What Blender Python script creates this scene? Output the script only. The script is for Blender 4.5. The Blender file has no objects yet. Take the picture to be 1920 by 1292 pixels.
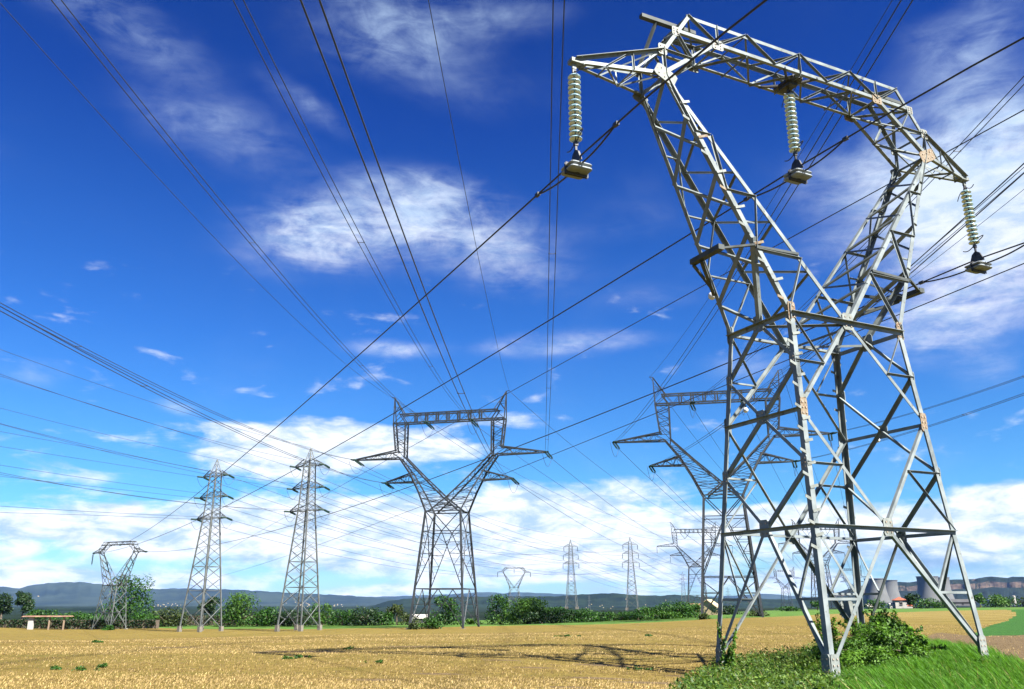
import bpy, math, random
import numpy as np
from mathutils import Vector, Matrix
random.seed(7); rng = np.random.default_rng(7)
R = math.radians
SC = bpy.context.scene
COL = SC.collection
# ------------------------------------------------------------------ camera
F_PX, PITCH, CAM_Z = 1606.5, 0.294, 1.59
cd = bpy.data.cameras.new('camera'); cam = bpy.data.objects.new('camera', cd); COL.objects.link(cam)
cam.location = (0, 0, CAM_Z); cam.rotation_euler = (math.pi/2+PITCH, 0, 0)
cd.sensor_width = 36; cd.lens = F_PX/1920*36; cd.clip_start = .1; cd.clip_end = 60000
SC.camera = cam
CP, SP = math.cos(PITCH), math.sin(PITCH)
def ray(px, py):
    a, b = (px-960)/F_PX, (646-py)/F_PX
    return Vector((a, CP-b*SP, SP+b*CP))
def at(px, py, D):                     # point D metres north of the camera on the sight line
    d = ray(px, py); return Vector((0, 0, CAM_Z))+d*(D/d.y)
def gx(px, D): return (px-960)/F_PX*CP*D
# ------------------------------------------------------------------ light
SUN_AZ, SUN_EL = 134, 48
SC.view_settings.view_transform = 'Standard'; SC.view_settings.look = 'None'
SC.view_settings.exposure = 2.2; SC.view_settings.gamma = 1
sd = bpy.data.lights.new('sun', 'SUN'); sun = bpy.data.objects.new('sun', sd); COL.objects.link(sun)
sd.energy = 5.0; sd.angle = R(.9); sd.color = (1, .965, .90)
sv = Vector((math.sin(R(SUN_AZ))*math.cos(R(SUN_EL)), math.cos(R(SUN_AZ))*math.cos(R(SUN_EL)), math.sin(R(SUN_EL))))
sun.rotation_euler = sv.to_track_quat('Z', 'Y').to_euler(); sun.location = (60, -30, 60)

def azel(px, py):
    d = ray(px, py).normalized(); return math.degrees(math.atan2(d.x, d.y)), math.degrees(math.asin(d.z))

class NT:                               # small node-tree helper
    def __init__(s, t): s.t = t; s.n = t.nodes; s.l = t.links
    def new(s, typ, **kw):
        n = s.n.new(typ)
        for k, v in kw.items(): setattr(n, k, v)
        return n
    def set(s, n, i, v):
        if v is None: return
        if isinstance(v, bpy.types.NodeSocket): s.l.new(v, n.inputs[i])
        else: n.inputs[i].default_value = v
    def math(s, op, a, b=None, c=None, clamp=False):
        n = s.new('ShaderNodeMath', operation=op, use_clamp=clamp)
        s.set(n, 0, a); s.set(n, 1, b); s.set(n, 2, c); return n.outputs[0]
    def noise(s, vec, scale, detail=6, rough=.55, dist=0, lac=2.0):
        n = s.new('ShaderNodeTexNoise'); s.set(n, 'Vector', vec)
        n.inputs['Scale'].default_value = scale; n.inputs['Detail'].default_value = detail
        n.inputs['Roughness'].default_value = rough; n.inputs['Distortion'].default_value = dist
        n.inputs['Lacunarity'].default_value = lac; return n.outputs['Fac']
    def mr(s, v, a, b, c=0., d=1., interp='SMOOTHSTEP'):
        n = s.new('ShaderNodeMapRange', interpolation_type=interp)
        s.set(n, 'Value', v); s.set(n, 'From Min', a); s.set(n, 'From Max', b); s.set(n, 'To Min', c); s.set(n, 'To Max', d)
        return n.outputs['Result']
    def mix(s, f, a, b, typ='MIX'):
        n = s.new('ShaderNodeMix', data_type='RGBA', blend_type=typ)
        s.set(n, 0, f); s.set(n, 6, a if isinstance(a, bpy.types.NodeSocket) else (*a, 1)); s.set(n, 7, b if isinstance(b, bpy.types.NodeSocket) else (*b, 1))
        return n.outputs[2]
    def ramp(s, f, stops):
        n = s.new('ShaderNodeValToRGB'); s.set(n, 0, f); e = n.color_ramp.elements
        while len(e) < len(stops): e.new(.5)
        for x, (p, c) in zip(e, stops): x.position = p; x.color = (*c, 1)
        return n.outputs[0]
    def mapping(s, vec, loc=(0,0,0), rot=(0,0,0), sc=(1,1,1), typ='POINT'):
        n = s.new('ShaderNodeMapping', vector_type=typ); s.set(n, 0, vec)
        n.inputs['Location'].default_value = loc; n.inputs['Rotation'].default_value = rot; n.inputs['Scale'].default_value = sc
        return n.outputs[0]
# ------------------------------------------------------------------ sky with clouds
SKY_TINT = (.30, .62, 1.18); SKY_STRENGTH = .05
def make_world():
    w = bpy.data.worlds.new('World'); SC.world = w; w.use_nodes = True
    w.node_tree.nodes.clear(); T = NT(w.node_tree)
    sky = T.new('ShaderNodeTexSky', sky_type='NISHITA', sun_disc=False)
    sky.sun_elevation = R(SUN_EL); sky.sun_rotation = R(SUN_AZ); sky.ozone_density = 3.0; sky.air_density = 1.0; sky.dust_density = .3
    tc = T.new('ShaderNodeTexCoord'); g = tc.outputs['Generated']
    sx = T.new('ShaderNodeSeparateXYZ'); T.set(sx, 0, g)
    az = T.math('MULTIPLY', T.math('ARCTAN2', sx.outputs[0], sx.outputs[1]), 57.29578)
    el = T.math('MULTIPLY', T.math('ARCSINE', sx.outputs[2]), 57.29578)
    ae = T.new('ShaderNodeCombineXYZ'); T.set(ae, 0, az); T.set(ae, 1, el); ae = ae.outputs[0]
    # blue of the clear sky: Nishita, tinted by elevation
    tint = T.ramp(T.math('DIVIDE', el, 50., clamp=True), [(0, (.36, .55, .64)), (.12, (.225, .51, .74)), (.34, (.112, .345, .72)), (.62, (.046, .185, .58)), (1, (.022, .108, .40))])
    blue = T.mix(1., sky.outputs[0], tint, 'MULTIPLY')
    # cloud cover: fractal noise, lifted where the banks stand
    p1 = T.mapping(ae, sc=(.11, .20, 1)); n1 = T.noise(p1, 1.0, 10, .60, .35)
    p2 = T.mapping(ae, loc=(3, 7, 2), rot=(0, 0, R(-14)), sc=(.32, .55, 1)); n2 = T.noise(p2, 1.0, 10, .62, .8)
    def blobs(lst):
        acc = None
        for (px, py, rx, ry, rot, amp) in lst:
            a, e = azel(px, py); a2, e2 = azel(px+rx, py); a3, e3 = azel(px, py-ry)
            m = T.mapping(ae, loc=(a, e, 0), rot=(0, 0, R(rot)), sc=(max(.5, 1.12*abs(a2-a)), max(.3, 1.12*abs(e3-e)), 1), typ='TEXTURE')
            ln = T.new('ShaderNodeVectorMath', operation='LENGTH'); T.set(ln, 0, m)
            v = T.mr(ln.outputs['Value'], 1.0, 0.0, 0., amp)
            acc = v if acc is None else T.math('ADD', acc, v)
        return acc
    CIRRUS = [(650, 430, 280, 120, 8, 0.44), (600, 440, 130, 80, 0, 0.29), (880, 430, 260, 120, -18, 0.31), (780, 345, 200, 60, 0, 0.16), (960, 520, 160, 70, 0, 0.13),
              (740, 655, 120, 26, 0, 0.42), (1050, 645, 260, 34, 2, 0.36), (400, 240, 260, 110, -10, 0.18), (580, 200, 130, 40, -22, 0.21), (200, 30, 260, 90, -10, 0.29),
              (740, 60, 230, 130, 0, 0.29), (960, 30, 200, 60, 0, 0.18), (1850, 60, 200, 120, 25, 0.23), (1720, 70, 100, 60, 0, 0.13), (1860, 330, 300, 210, 0, 0.47), (1600, 330, 230, 110, 0, 0.23), (1800, 500, 260, 150, 0, 0.36), (1560, 470, 140, 70, 0, 0.13),
              (1400, 690, 140, 50, 0, 0.23), (1760, 640, 260, 80, 0, 0.21), (1860, 700, 120, 50, 10, 0.18), (60, 695, 110, 40, 0, 0.23), (1160, 420, 150, 50, 0, 0.13), (900, 180, 200, 60, 0, 0.09), (1230, 560, 150, 40, 0, 0.13),
              (330, 765, 70, 20, -15, 0.34), (170, 895, 70, 18, 0, 0.34)]
    BANK = [(600, 835, 320, 75, 2, .42), (500, 870, 200, 50, 0, .18), (840, 845, 120, 26, -4, .34), (930, 790, 200, 30, 0, .16), (200, 830, 260, 34, 0, .12), (720, 960, 520, 60, 0, .24), (1010, 950, 330, 70, 0, .2),
            (300, 990, 560, 70, 0, .34), (900, 1020, 560, 80, 0, .30), (80, 1085, 170, 45, 0, .36), (330, 1090, 200, 34, 0, .16), (690, 1110, 110, 20, 0, .30), (1060, 1040, 200, 70, 0, .2), (1450, 970, 360, 40, 0, .36), (1500, 1090, 110, 30, 0, .32),
            (1885, 950, 150, 56, 0, .8), (1800, 972, 170, 36, 0, .55), (1820, 1030, 300, 60, 0, .22), (1250, 1060, 260, 60, 0, .18), (1330, 980, 90, 40, 0, .1), (1600, 1000, 260, 60, 0, .26)]
    wisp = T.noise(T.mapping(ae, loc=(5, 2, 3), rot=(0, 0, R(20)), sc=(.16, .62, 1)), 1.0, 9, .62, 1.2)
    nn = T.math('ADD', T.math('ADD', T.math('MULTIPLY', T.mr(n1, .33, .67, interp='LINEAR'), .50), T.math('MULTIPLY', T.mr(n2, .33, .67, interp='LINEAR'), .30)), T.math('MULTIPLY', T.mr(wisp, .33, .67, interp='LINEAR'), .30))
    s1 = T.math('MULTIPLY', blobs(CIRRUS), T.math('MULTIPLY_ADD', nn, 3.0, -.25))
    veil = T.math('MULTIPLY', T.mr(T.noise(T.mapping(ae, loc=(9, 3, 1), sc=(.05, .08, 1)), 1., 8, .62, .5), .42, .75), .16)
    vb = T.math('MULTIPLY', blobs([(1830, 330, 300, 330, 20, .75), (1640, 420, 220, 160, 0, .35), (1760, 590, 300, 110, 0, .45), (880, 430, 280, 120, -10, .22), (420, 210, 300, 150, 0, .12), (740, 70, 330, 160, 0, .12)]), T.math('MULTIPLY_ADD', nn, .8, .30))
    c1 = T.math('MULTIPLY', T.mr(T.math('ADD', T.math('ADD', T.math('MULTIPLY', s1, .85), veil), vb), .02, 1.15), .82)
    p3 = T.mapping(ae, loc=(1, 4, 5), sc=(.16, .62, 1)); n3 = T.noise(p3, 1.0, 10, .56, .5)
    p4 = T.mapping(ae, loc=(8, 2, 5), sc=(.5, .8, 1)); n4 = T.noise(p4, 1.0, 8, .55, .2)
    low = T.mr(el, 11., 1., 0., .13)
    s2 = T.math('ADD', T.math('ADD', T.math('MULTIPLY', n3, .68), T.math('MULTIPLY', n4, .32)), T.math('ADD', blobs(BANK), low))
    front = T.mr(T.math('ABSOLUTE', az), 75., 50.)  # clouds end outside the view; unseen sky left clear to darken shaded steel
    c1 = T.math('MULTIPLY', c1, front); c2 = T.math('MULTIPLY', T.math('MULTIPLY', T.mr(s2, .57, .80), front), T.mr(el, 24., 17., 0., .97))
    p5 = T.mapping(ae, loc=(2, 1, 9), sc=(.30, .85, 1)); n5 = T.noise(p5, 1.0, 8, .6, .3)
    shade = T.mr(n5, .36, .62)
    white = T.mix(shade, (3.040, 3.724, 4.560), (5.396, 5.472, 5.548))
    grey = T.mix(T.mr(n5, .34, .60), (2.280, 3.192, 4.332), (5.092, 5.244, 5.472))
    cir = T.mix(T.mr(el, 16., 34.), white, (3.344, 4.332, 5.472))
    col = T.mix(c1, blue, cir)
    col = T.mix(c2, col, grey)
    dk = T.math('MULTIPLY', blobs([(1740, 1055, 260, 42, 0, 1.), (1480, 1075, 200, 26, 0, .6), (1240, 1040, 120, 36, 0, .5), (1690, 1030, 60, 60, 20, .5), (560, 1060, 300, 22, 0, .35)]), T.mr(n5, .30, .66, .95, .25))
    col = T.mix(dk, col, (1.35, 2.15, 3.3))
    bg = T.new('ShaderNodeBackground'); T.set(bg, 0, col); bg.inputs[1].default_value = SKY_STRENGTH
    out = T.new('ShaderNodeOutputWorld'); T.l.new(bg.outputs[0], out.inputs[0])
make_world()
SC.cycles.max_bounces = 9; SC.cycles.volume_bounces = 0; SC.cycles.transparent_max_bounces = 12
# ------------------------------------------------------------------ materials
def mat(name, c1, c2=None, scale=4, rough=.7, metal=0., bump=0., spots=None, spot_lo=.6, spot_hi=.66, spec=.5, detail=6):
    m = bpy.data.materials.new(name); m.use_nodes = True; T = NT(m.node_tree); b = T.n['Principled BSDF']
    tc = T.new('ShaderNodeTexCoord').outputs['Object']
    c2 = c2 or tuple(x*.8 for x in c1)
    n = T.noise(tc, scale, detail, .6)
    c = T.mix(T.mr(n, .35, .65), c1, c2)
    if spots is not None:
        c = T.mix(T.mr(T.noise(tc, scale*2.3, 5, .6), spot_lo, spot_hi), c, spots)
    T.set(b, 'Base Color', c); b.inputs['Roughness'].default_value = rough; b.inputs['Metallic'].default_value = metal
    b.inputs['Specular IOR Level'].default_value = spec
    if bump:
        bn = T.new('ShaderNodeBump'); bn.inputs['Strength'].default_value = bump; T.set(bn, 'Height', n); T.set(b, 'Normal', bn.outputs[0])
    return m
def leaf_mat(name, c1, c2, transl=.35):
    m = bpy.data.materials.new(name); m.use_nodes = True; T = NT(m.node_tree); T.n.clear()
    at_ = T.new('ShaderNodeAttribute', attribute_name='tint')
    c = T.mix(at_.outputs['Fac'], c1, c2)
    d = T.new('ShaderNodeBsdfPrincipled'); T.set(d, 'Base Color', c); d.inputs['Roughness'].default_value = .55; d.inputs['Specular IOR Level'].default_value = .25
    tr = T.new('ShaderNodeBsdfTranslucent'); T.set(tr, 0, T.mix(1., c, (1.1, 1.15, .55), 'MULTIPLY'))
    mx = T.new('ShaderNodeMixShader'); mx.inputs[0].default_value = transl
    T.l.new(d.outputs[0], mx.inputs[1]); T.l.new(tr.outputs[0], mx.inputs[2])
    o = T.new('ShaderNodeOutputMaterial'); T.l.new(mx.outputs[0], o.inputs[0]); return m
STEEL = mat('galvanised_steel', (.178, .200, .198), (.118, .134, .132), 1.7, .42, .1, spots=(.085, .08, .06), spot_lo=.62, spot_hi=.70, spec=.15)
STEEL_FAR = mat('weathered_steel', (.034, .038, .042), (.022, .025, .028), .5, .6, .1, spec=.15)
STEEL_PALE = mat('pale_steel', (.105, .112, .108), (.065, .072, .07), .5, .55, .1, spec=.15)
RUST = mat('rusty_plate', (.17, .145, .105), (.135, .095, .05), 11, .8, 0, spots=(.10, .045, .015), spot_lo=.52, spot_hi=.62)
PLATE = mat('gusset_steel', (.19, .205, .19), (.135, .145, .13), 5, .5, .1, spots=(.11, .07, .03), spot_lo=.64, spot_hi=.70, spec=.15)
BOLT = mat('bolt', (.22, .17, .12), (.3, .25, .2), 20, .6)
BRACKET = mat('bracket_steel', (0.061, 0.068, 0.065), (0.043, 0.049, 0.047), 3, .6, spec=.15)
CONC = mat('concrete', (.135, .12, .095), (.095, .085, .068), 3, .9, bump=.3)
CABLE = mat('cable', (.016, .017, .021), (.024, .024, .03), 2, .5, .2)
WIRE = mat('wire', (.022, .027, .045), (.032, .037, .055), 2, .5, .2)
DARKMETAL = mat('dark_fitting', (.03, .03, .033), (.055, .055, .055), 12, .5, .4)
WEIGHT = mat('weight_casting', (.185, .21, .225), (.14, .16, .175), 4, .6, .05, spots=(.09, .10, .10), spot_lo=.64, spot_hi=.7)
STRING = mat('glass_string', (.006, .02, .015), (.014, .036, .028), 9, .65, spec=.2)
BALL = mat('white_ball', (.5, .5, .49), (.42, .42, .42), 5, .4)
def glass():
    m = bpy.data.materials.new('glass_disc'); m.use_nodes = True; b = m.node_tree.nodes['Principled BSDF']
    T = NT(m.node_tree); tc = T.new('ShaderNodeTexCoord').outputs['Object']
    T.set(b, 'Base Color', T.mix(T.noise(tc, 14, 3), (.26, .41, .46), (.36, .52, .57)))
    b.inputs['Roughness'].default_value = .08; b.inputs['IOR'].default_value = 1.45; b.inputs['Transmission Weight'].default_value = .40; b.inputs['Specular IOR Level'].default_value = .35
    return m
GLASS = glass()
# ------------------------------------------------------------------ mesh helpers
class MB:
    def __init__(s): s.v = []; s.f = []
    def prism(s, ring0, ring1, cap=True):
        n = len(ring0); b = len(s.v); s.v += [tuple(p) for p in ring0]+[tuple(p) for p in ring1]
        for i in range(n): s.f.append((b+i, b+(i+1) % n, b+n+(i+1) % n, b+n+i))
        if cap: s.f.append(tuple(b+n-1-i for i in range(n))); s.f.append(tuple(b+n+i for i in range(n)))
    def angle(s, p, q, e1, e2, w, t=None):          # rolled L-section, corner on the line p-q, flanges along e1 and e2
        p, q, e1, e2 = map(Vector, (p, q, e1, e2)); d = (q-p).normalized(); t = t or max(.009, w*.11)
        e1 = (e1-d*e1.dot(d)).normalized(); e2 = (e2-d*e2.dot(d)); e2 = (e2-e1*e2.dot(e1)).normalized()
        sec = [(0, 0), (w, 0), (w, t), (t, t), (t, w), (0, w)]
        if e1.cross(e2).dot(d) < 0: sec = sec[::-1]
        s.prism([p+e1*a+e2*b for a, b in sec], [q+e1*a+e2*b for a, b in sec])
    def brace(s, p, q, n, w, t=None, flip=False):   # angle lying in the face with outward normal n
        w *= .84; p, q, n = Vector(p), Vector(q), Vector(n); d = (q-p).normalized(); n = (n-d*n.dot(d)).normalized(); e = d.cross(n)
        if flip: e = -e
        s.angle(p-e*w*.5, q-e*w*.5, e, -n, w, t)
    def ledge(s, p, q, n, w):                        # angle with its outstanding flange outward along the upper edge
        w *= .84; p, q, n = Vector(p), Vector(q), Vector(n); d = (q-p).normalized(); n = (n-d*n.dot(d)).normalized(); e = d.cross(n); e = e if e.z < 0 else -e
        s.angle(p-e*w*.5, q-e*w*.5, n, e, w)
    def bar(s, p, q, w, h=None, up=(0, 0, 1), sides=4):
        p, q, up = Vector(p), Vector(q), Vector(up); d = q-p
        if d.length < 1e-6: return
        d.normalize(); h = h or w
        if abs(d.dot(up)) > .98: up = Vector((1, 0, 0))
        a = d.cross(up).normalized(); b = a.cross(d)
        if sides == 4: o = [(-.5, -.5), (.5, -.5), (.5, .5), (-.5, .5)]
        else: o = [(.5*math.cos(2*math.pi*i/sides), .5*math.sin(2*math.pi*i/sides)) for i in range(sides)]
        s.prism([p+a*x*w+b*y*h for x, y in o], [q+a*x*w+b*y*h for x, y in o])
    def tube(s, pts, r, n=6):
        pts = [Vector(p) for p in pts]; b0 = len(s.v); m = len(pts)
        for i, p in enumerate(pts):
            d = (pts[min(i+1, m-1)]-pts[max(i-1, 0)]).normalized(); up = Vector((0, 0, 1)) if abs(d.z) < .95 else Vector((1, 0, 0))
            a = d.cross(up).normalized(); b = a.cross(d)
            for k in range(n):
                t = 2*math.pi*k/n; s.v.append(tuple(p+a*math.cos(t)*r+b*math.sin(t)*r))
        for i in range(m-1):
            for k in range(n): s.f.append((b0+i*n+k, b0+i*n+(k+1) % n, b0+(i+1)*n+(k+1) % n, b0+(i+1)*n+k))
        s.f.append(tuple(b0+n-1-k for k in range(n))); s.f.append(tuple(b0+(m-1)*n+k for k in range(n)))
    def lathe(s, prof, c=(0, 0, 0), n=16):
        b = len(s.v); c = Vector(c)
        for r, z in prof:
            for k in range(n): t = 2*math.pi*k/n; s.v.append((c.x+r*math.cos(t), c.y+r*math.sin(t), c.z+z))
        for i in range(len(prof)-1):
            for k in range(n): s.f.append((b+i*n+k, b+i*n+(k+1) % n, b+(i+1)*n+(k+1) % n, b+(i+1)*n+k))
        if prof[0][0] > 1e-4: s.f.append(tuple(b+n-1-k for k in range(n)))
        if prof[-1][0] > 1e-4: s.f.append(tuple(b+(len(prof)-1)*n+k for k in range(n)))
    def box(s, c, size, rz=0):
        c = Vector(c); M = Matrix.Rotation(rz, 3, 'Z'); x, y, z = (k/2 for k in size)
        r = [(-x, -y), (x, -y), (x, y), (-x, y)]
        s.prism([c+M @ Vector((a, b, -z)) for a, b in r], [c+M @ Vector((a, b, z)) for a, b in r])
    def plate(s, c, n, u, w, h, t=.02, cut=.2):      # gusset with cut corners, normal n, width direction u
        c, n, u = Vector(c), Vector(n).normalized(), Vector(u); u = (u-n*u.dot(n)).normalized(); v = n.cross(u); k = cut
        o = [(-.5+k, -.5), (.5-k, -.5), (.5, -.5+k), (.5, .5-k), (.5-k, .5), (-.5+k, .5), (-.5, .5-k), (-.5, -.5+k)]
        s.prism([c-n*t/2+u*a*w+v*b*h for a, b in o], [c+n*t/2+u*a*w+v*b*h for a, b in o])
    def build(s, name, m, parent=None, smooth=False, loc=None):
        me = bpy.data.meshes.new(name); me.from_pydata(s.v, [], s.f); me.validate(); me.update()
        o = bpy.data.objects.new(name, me); COL.objects.link(o)
        for x in (m if isinstance(m, (list, tuple)) else [m]): me.materials.append(x)
        if parent: o.parent = parent
        if loc: o.location = loc
        if smooth: me.polygons.foreach_set('use_smooth', [True]*len(me.polygons))
        return o
def tag(o, label, cat, group=None, kind=None):
    if label: o['label'] = label
    if cat: o['category'] = cat
    if group: o['group'] = group
    if kind: o['kind'] = kind
    return o
def thing(name, label, cat, loc=(0, 0, 0), rz=0, group=None):
    o = bpy.data.objects.new(name, None); COL.objects.link(o); o.empty_display_size = .5
    o.location = loc; o.rotation_euler = (0, 0, rz); return tag(o, label, cat, group)
def copy_tree(o, parent=None, skip=()):
    c = o.copy(); COL.objects.link(c)
    if parent: c.parent = parent
    for ch in list(o.children):
        if ch.name.split('.')[0] not in skip: copy_tree(ch, c, skip)
    return c
def quads(name, V, m, tint=None, parent=None, verts=4):          # V: (n, verts, 3) numpy
    n = len(V); me = bpy.data.meshes.new(name); me.vertices.add(n*verts); me.vertices.foreach_set('co', V.reshape(-1).astype(np.float32))
    me.loops.add(n*verts); me.loops.foreach_set('vertex_index', np.arange(n*verts, dtype=np.int32))
    me.polygons.add(n); me.polygons.foreach_set('loop_start', np.arange(0, n*verts, verts, dtype=np.int32))
    if tint is not None:
        a = me.attributes.new('tint', 'FLOAT', 'FACE'); a.data.foreach_set('value', tint.astype(np.float32))
    me.update(calc_edges=True); me.validate(); me.materials.append(m)
    o = bpy.data.objects.new(name, me); COL.objects.link(o)
    if parent: o.parent = parent
    return o
# ------------------------------------------------------------------ terrain
TW = Vector((4.087*2.2, 11.037*2.2, 0)); YAW = .45
TU = Vector((math.cos(YAW), math.sin(YAW), 0)); TV = Vector((-math.sin(YAW), math.cos(YAW), 0))
HA = np.array([-180, -60, -35, -30, -25, -20, -12, -5, 0, 8, 14, 20, 27, 31, 40, 90, 180.])
HZ = np.array([0, -1, -2.6, -2.7, -3.05, -2.85, -2.55, -2.3, -2.0, -1.2, -.5, -.05, .45, .8, .9, .5, 0])
def hgt(x, y):
    x = np.asarray(x, float); y = np.asarray(y, float)
    D = np.hypot(x, y); a = np.degrees(np.arctan2(x, y)); H = np.interp(a, HA, HZ)
    s = np.clip((D-26)/124, 0, 1); s = s*s*(3-2*s)
    dx, dy = x-TW.x, y-TW.y; u = dx*TU.x+dy*TU.y; r2 = dx*dx+dy*dy
    near = (.27*np.tanh(u/2.6)-.05)*np.exp(-r2/38.)
    und = .05*np.sin(x*.21+1)*np.cos(y*.13)*np.clip(D/40, 0, 1)
    far = np.clip((D-420)/700, 0, 1); return H*s+near+und-14*far*far*(3-2*far)
def hz(x, y): return float(hgt(x, y))
def ground(px, py):
    d = ray(px, py); t = 4.
    while t < 4000:
        p = Vector((0, 0, CAM_Z))+d*t
        if p.z < hz(p.x, p.y): return p
        t *= 1.004
    return p
def inpoly(x, y, poly):
    c = np.zeros(x.shape, bool); n = len(poly)
    for i in range(n):
        (x1, y1), (x2, y2) = poly[i], poly[(i+1) % n]
        if y1 == y2: continue
        c ^= ((y1 > y) != (y2 > y)) & (x < (x2-x1)*(y-y1)/(y2-y1)+x1)
    return c
def gpoly(pts): return [(lambda p: (p.x, p.y))(ground(*q)) for q in pts]
# far edge of the stubble field as distance by bearing
EA = np.array([-60, -31, -25, -20, -13, -5, 0, 4, 9, 12.5, 16, 19.5, 24, 28.5, 31, 40.]); ED = []
for a, yy in zip(EA, [1176, 1176, 1176, 1179, 1180, 1176, 1173, 1172, 1167, 1161, 1157, 1151.5, 1147.5, 1143.5, 1142, 1142]):
    if -32 < a < 32: p = ground(960+math.tan(R(a))*F_PX/CP, yy); ED.append(min(260, math.hypot(p.x, p.y)))
    else: ED.append(150)
ED = np.array(ED)
GRASS = gpoly([(1250, 1330), (1290, 1290), (1338, 1252), (1420, 1238), (1500, 1229), (1590, 1218), (1700, 1196), (1745, 1203), (1790, 1218), (1845, 1228), (1880, 1238), (1935, 1262), (1990, 1300), (1990, 1500), (1250, 1500)])
CROP = gpoly([(1822, 1193), (1836, 1181), (1862, 1171), (1890, 1164), (1903, 1155), (1902, 1148), (1893, 1145), (1890, 1141.5), (2200, 1141.5), (2200, 1188), (1990, 1190)])
SOIL = gpoly([(1715, 1200), (1760, 1186), (1822, 1192), (1990, 1189), (2200, 1190), (2200, 1400), (1950, 1262), (1890, 1240), (1845, 1229), (1790, 1215)])
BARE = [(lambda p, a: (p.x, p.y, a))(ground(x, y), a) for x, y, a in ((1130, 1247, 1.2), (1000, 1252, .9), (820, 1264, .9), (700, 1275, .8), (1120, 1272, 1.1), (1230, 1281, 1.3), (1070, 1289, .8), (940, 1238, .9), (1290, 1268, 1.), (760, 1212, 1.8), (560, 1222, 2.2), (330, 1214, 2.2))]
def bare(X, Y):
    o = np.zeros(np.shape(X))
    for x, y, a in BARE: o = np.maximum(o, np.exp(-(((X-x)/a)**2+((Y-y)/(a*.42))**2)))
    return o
def build_ground():
    azs = np.concatenate([np.arange(-180, -42, 3.), np.arange(-42, 42, .2), np.arange(42, 180, 3.)]); na = len(azs)
    rs = np.concatenate([np.geomspace(1.5, 12, 14), np.geomspace(12.3, 70, 150), np.geomspace(71, 400, 130), np.geomspace(410, 30000, 40)]); nr = len(rs)
    A, Rr = np.meshgrid(np.radians(azs), rs); X, Y = Rr*np.sin(A), Rr*np.cos(A); Z = hgt(X, Y)
    edge = np.interp(np.degrees(A), EA, ED)
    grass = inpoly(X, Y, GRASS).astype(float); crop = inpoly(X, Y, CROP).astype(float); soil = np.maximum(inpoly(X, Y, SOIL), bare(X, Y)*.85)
    far = np.clip((Rr-edge)/1.5+.5, 0, 1); wood = np.clip((Rr-np.maximum(edge+22, np.interp(np.degrees(A), [-40, 10, 18, 40], [205, 215, 300, 320])))/12+.5, 0, 1)
    co = np.vstack([[0, 0, 0], np.stack([X, Y, Z], -1).reshape(-1, 3)])
    i = np.arange(nr-1)[:, None]*na+1; j = np.arange(na)[None]; j2 = (j+1) % na
    q = np.stack([i+j, i+na+j, i+na+j2, i+j2], -1).reshape(-1, 4)
    tri = np.stack([np.zeros(na, int), 1+np.arange(na), 1+(np.arange(na)+1) % na], -1)
    me = bpy.data.meshes.new('ground'); me.from_pydata(co.tolist(), [], q.tolist()+tri.tolist())
    for nm, arr in (('grass', grass), ('crop', crop), ('soil', soil), ('far', far), ('wood', wood)):
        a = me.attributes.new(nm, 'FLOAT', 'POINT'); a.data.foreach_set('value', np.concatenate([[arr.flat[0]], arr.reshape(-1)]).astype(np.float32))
    me.polygons.foreach_set('use_smooth', [True]*len(me.polygons)); me.update()
    o = bpy.data.objects.new('ground', me); COL.objects.link(o); o['kind'] = 'structure'
    m = bpy.data.materials.new('field'); m.use_nodes = True; T = NT(m.node_tree); b = T.n['Principled BSDF']; b.inputs['Roughness'].default_value = .9
    b.inputs['Specular IOR Level'].default_value = .1
    P = T.new('ShaderNodeTexCoord').outputs['Object']
    big = T.noise(P, .045, 5, .6, .4); mid = T.noise(P, .35, 6, .65); fine = T.noise(P, 3.2, 8, .75); vf = T.noise(P, 14, 4, .7)
    c = T.mix(T.mr(fine, .36, .62), (0.0808, 0.0537, 0.0114), (0.1519, 0.1106, 0.0267))
    c = T.mix(T.mr(vf, .56, .68), c, (0.2004, 0.1561, 0.0458))
    c = T.mix(T.math('MULTIPLY', T.mr(mid, .48, .66), .42), c, (0.0744, 0.0618, 0.0095))
    rows = T.noise(T.mapping(P, rot=(0, 0, R(8)), sc=(.05, .5, 1)), 1., 5, .6)
    c = T.mix(T.math('MULTIPLY', T.mr(rows, .50, .68), .45), c, (0.0646, 0.0407, 0.0095))
    c = T.mix(T.math('MULTIPLY', T.mr(rows, .50, .36), .35), c, (0.0775, 0.0732, 0.0114))
    c = T.mix(T.math('MULTIPLY', T.mr(big, .5, .68), .35), c, (0.1616, 0.1204, 0.0286))
    # furrows on the far right, curving round the green crop
    ds = T.new('ShaderNodeVectorMath', operation='DISTANCE'); cc = ground(1700, 1176)
    T.set(ds, 0, P); ds.inputs[1].default_value = (cc.x-6, cc.y-20, 0)
    wv = T.math('SINE', T.math('ADD', T.math('MULTIPLY', ds.outputs['Value'], .75), T.math('MULTIPLY', mid, 2.5)))
    sx = T.new('ShaderNodeSeparateXYZ'); T.set(sx, 0, P)
    rightm = T.mr(sx.outputs[0], 28., 52.)
    c = T.mix(T.math('MULTIPLY', T.mr(wv, -.2, .8), T.math('MULTIPLY', rightm, .75)), c, (0.1809, 0.1463, 0.0515))
    def att(n):
        a = T.new('ShaderNodeAttribute', attribute_name=n).outputs['Fac']
        return T.mr(T.math('ADD', a, T.math('MULTIPLY', T.math('SUBTRACT', fine, .5), .9)), .35, .65)
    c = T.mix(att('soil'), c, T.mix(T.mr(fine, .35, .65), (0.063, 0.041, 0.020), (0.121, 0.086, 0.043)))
    c = T.mix(att('crop'), c, T.mix(T.mr(fine, .35, .65), (0.016, 0.052, 0.010), (0.029, 0.086, 0.013)))
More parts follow.
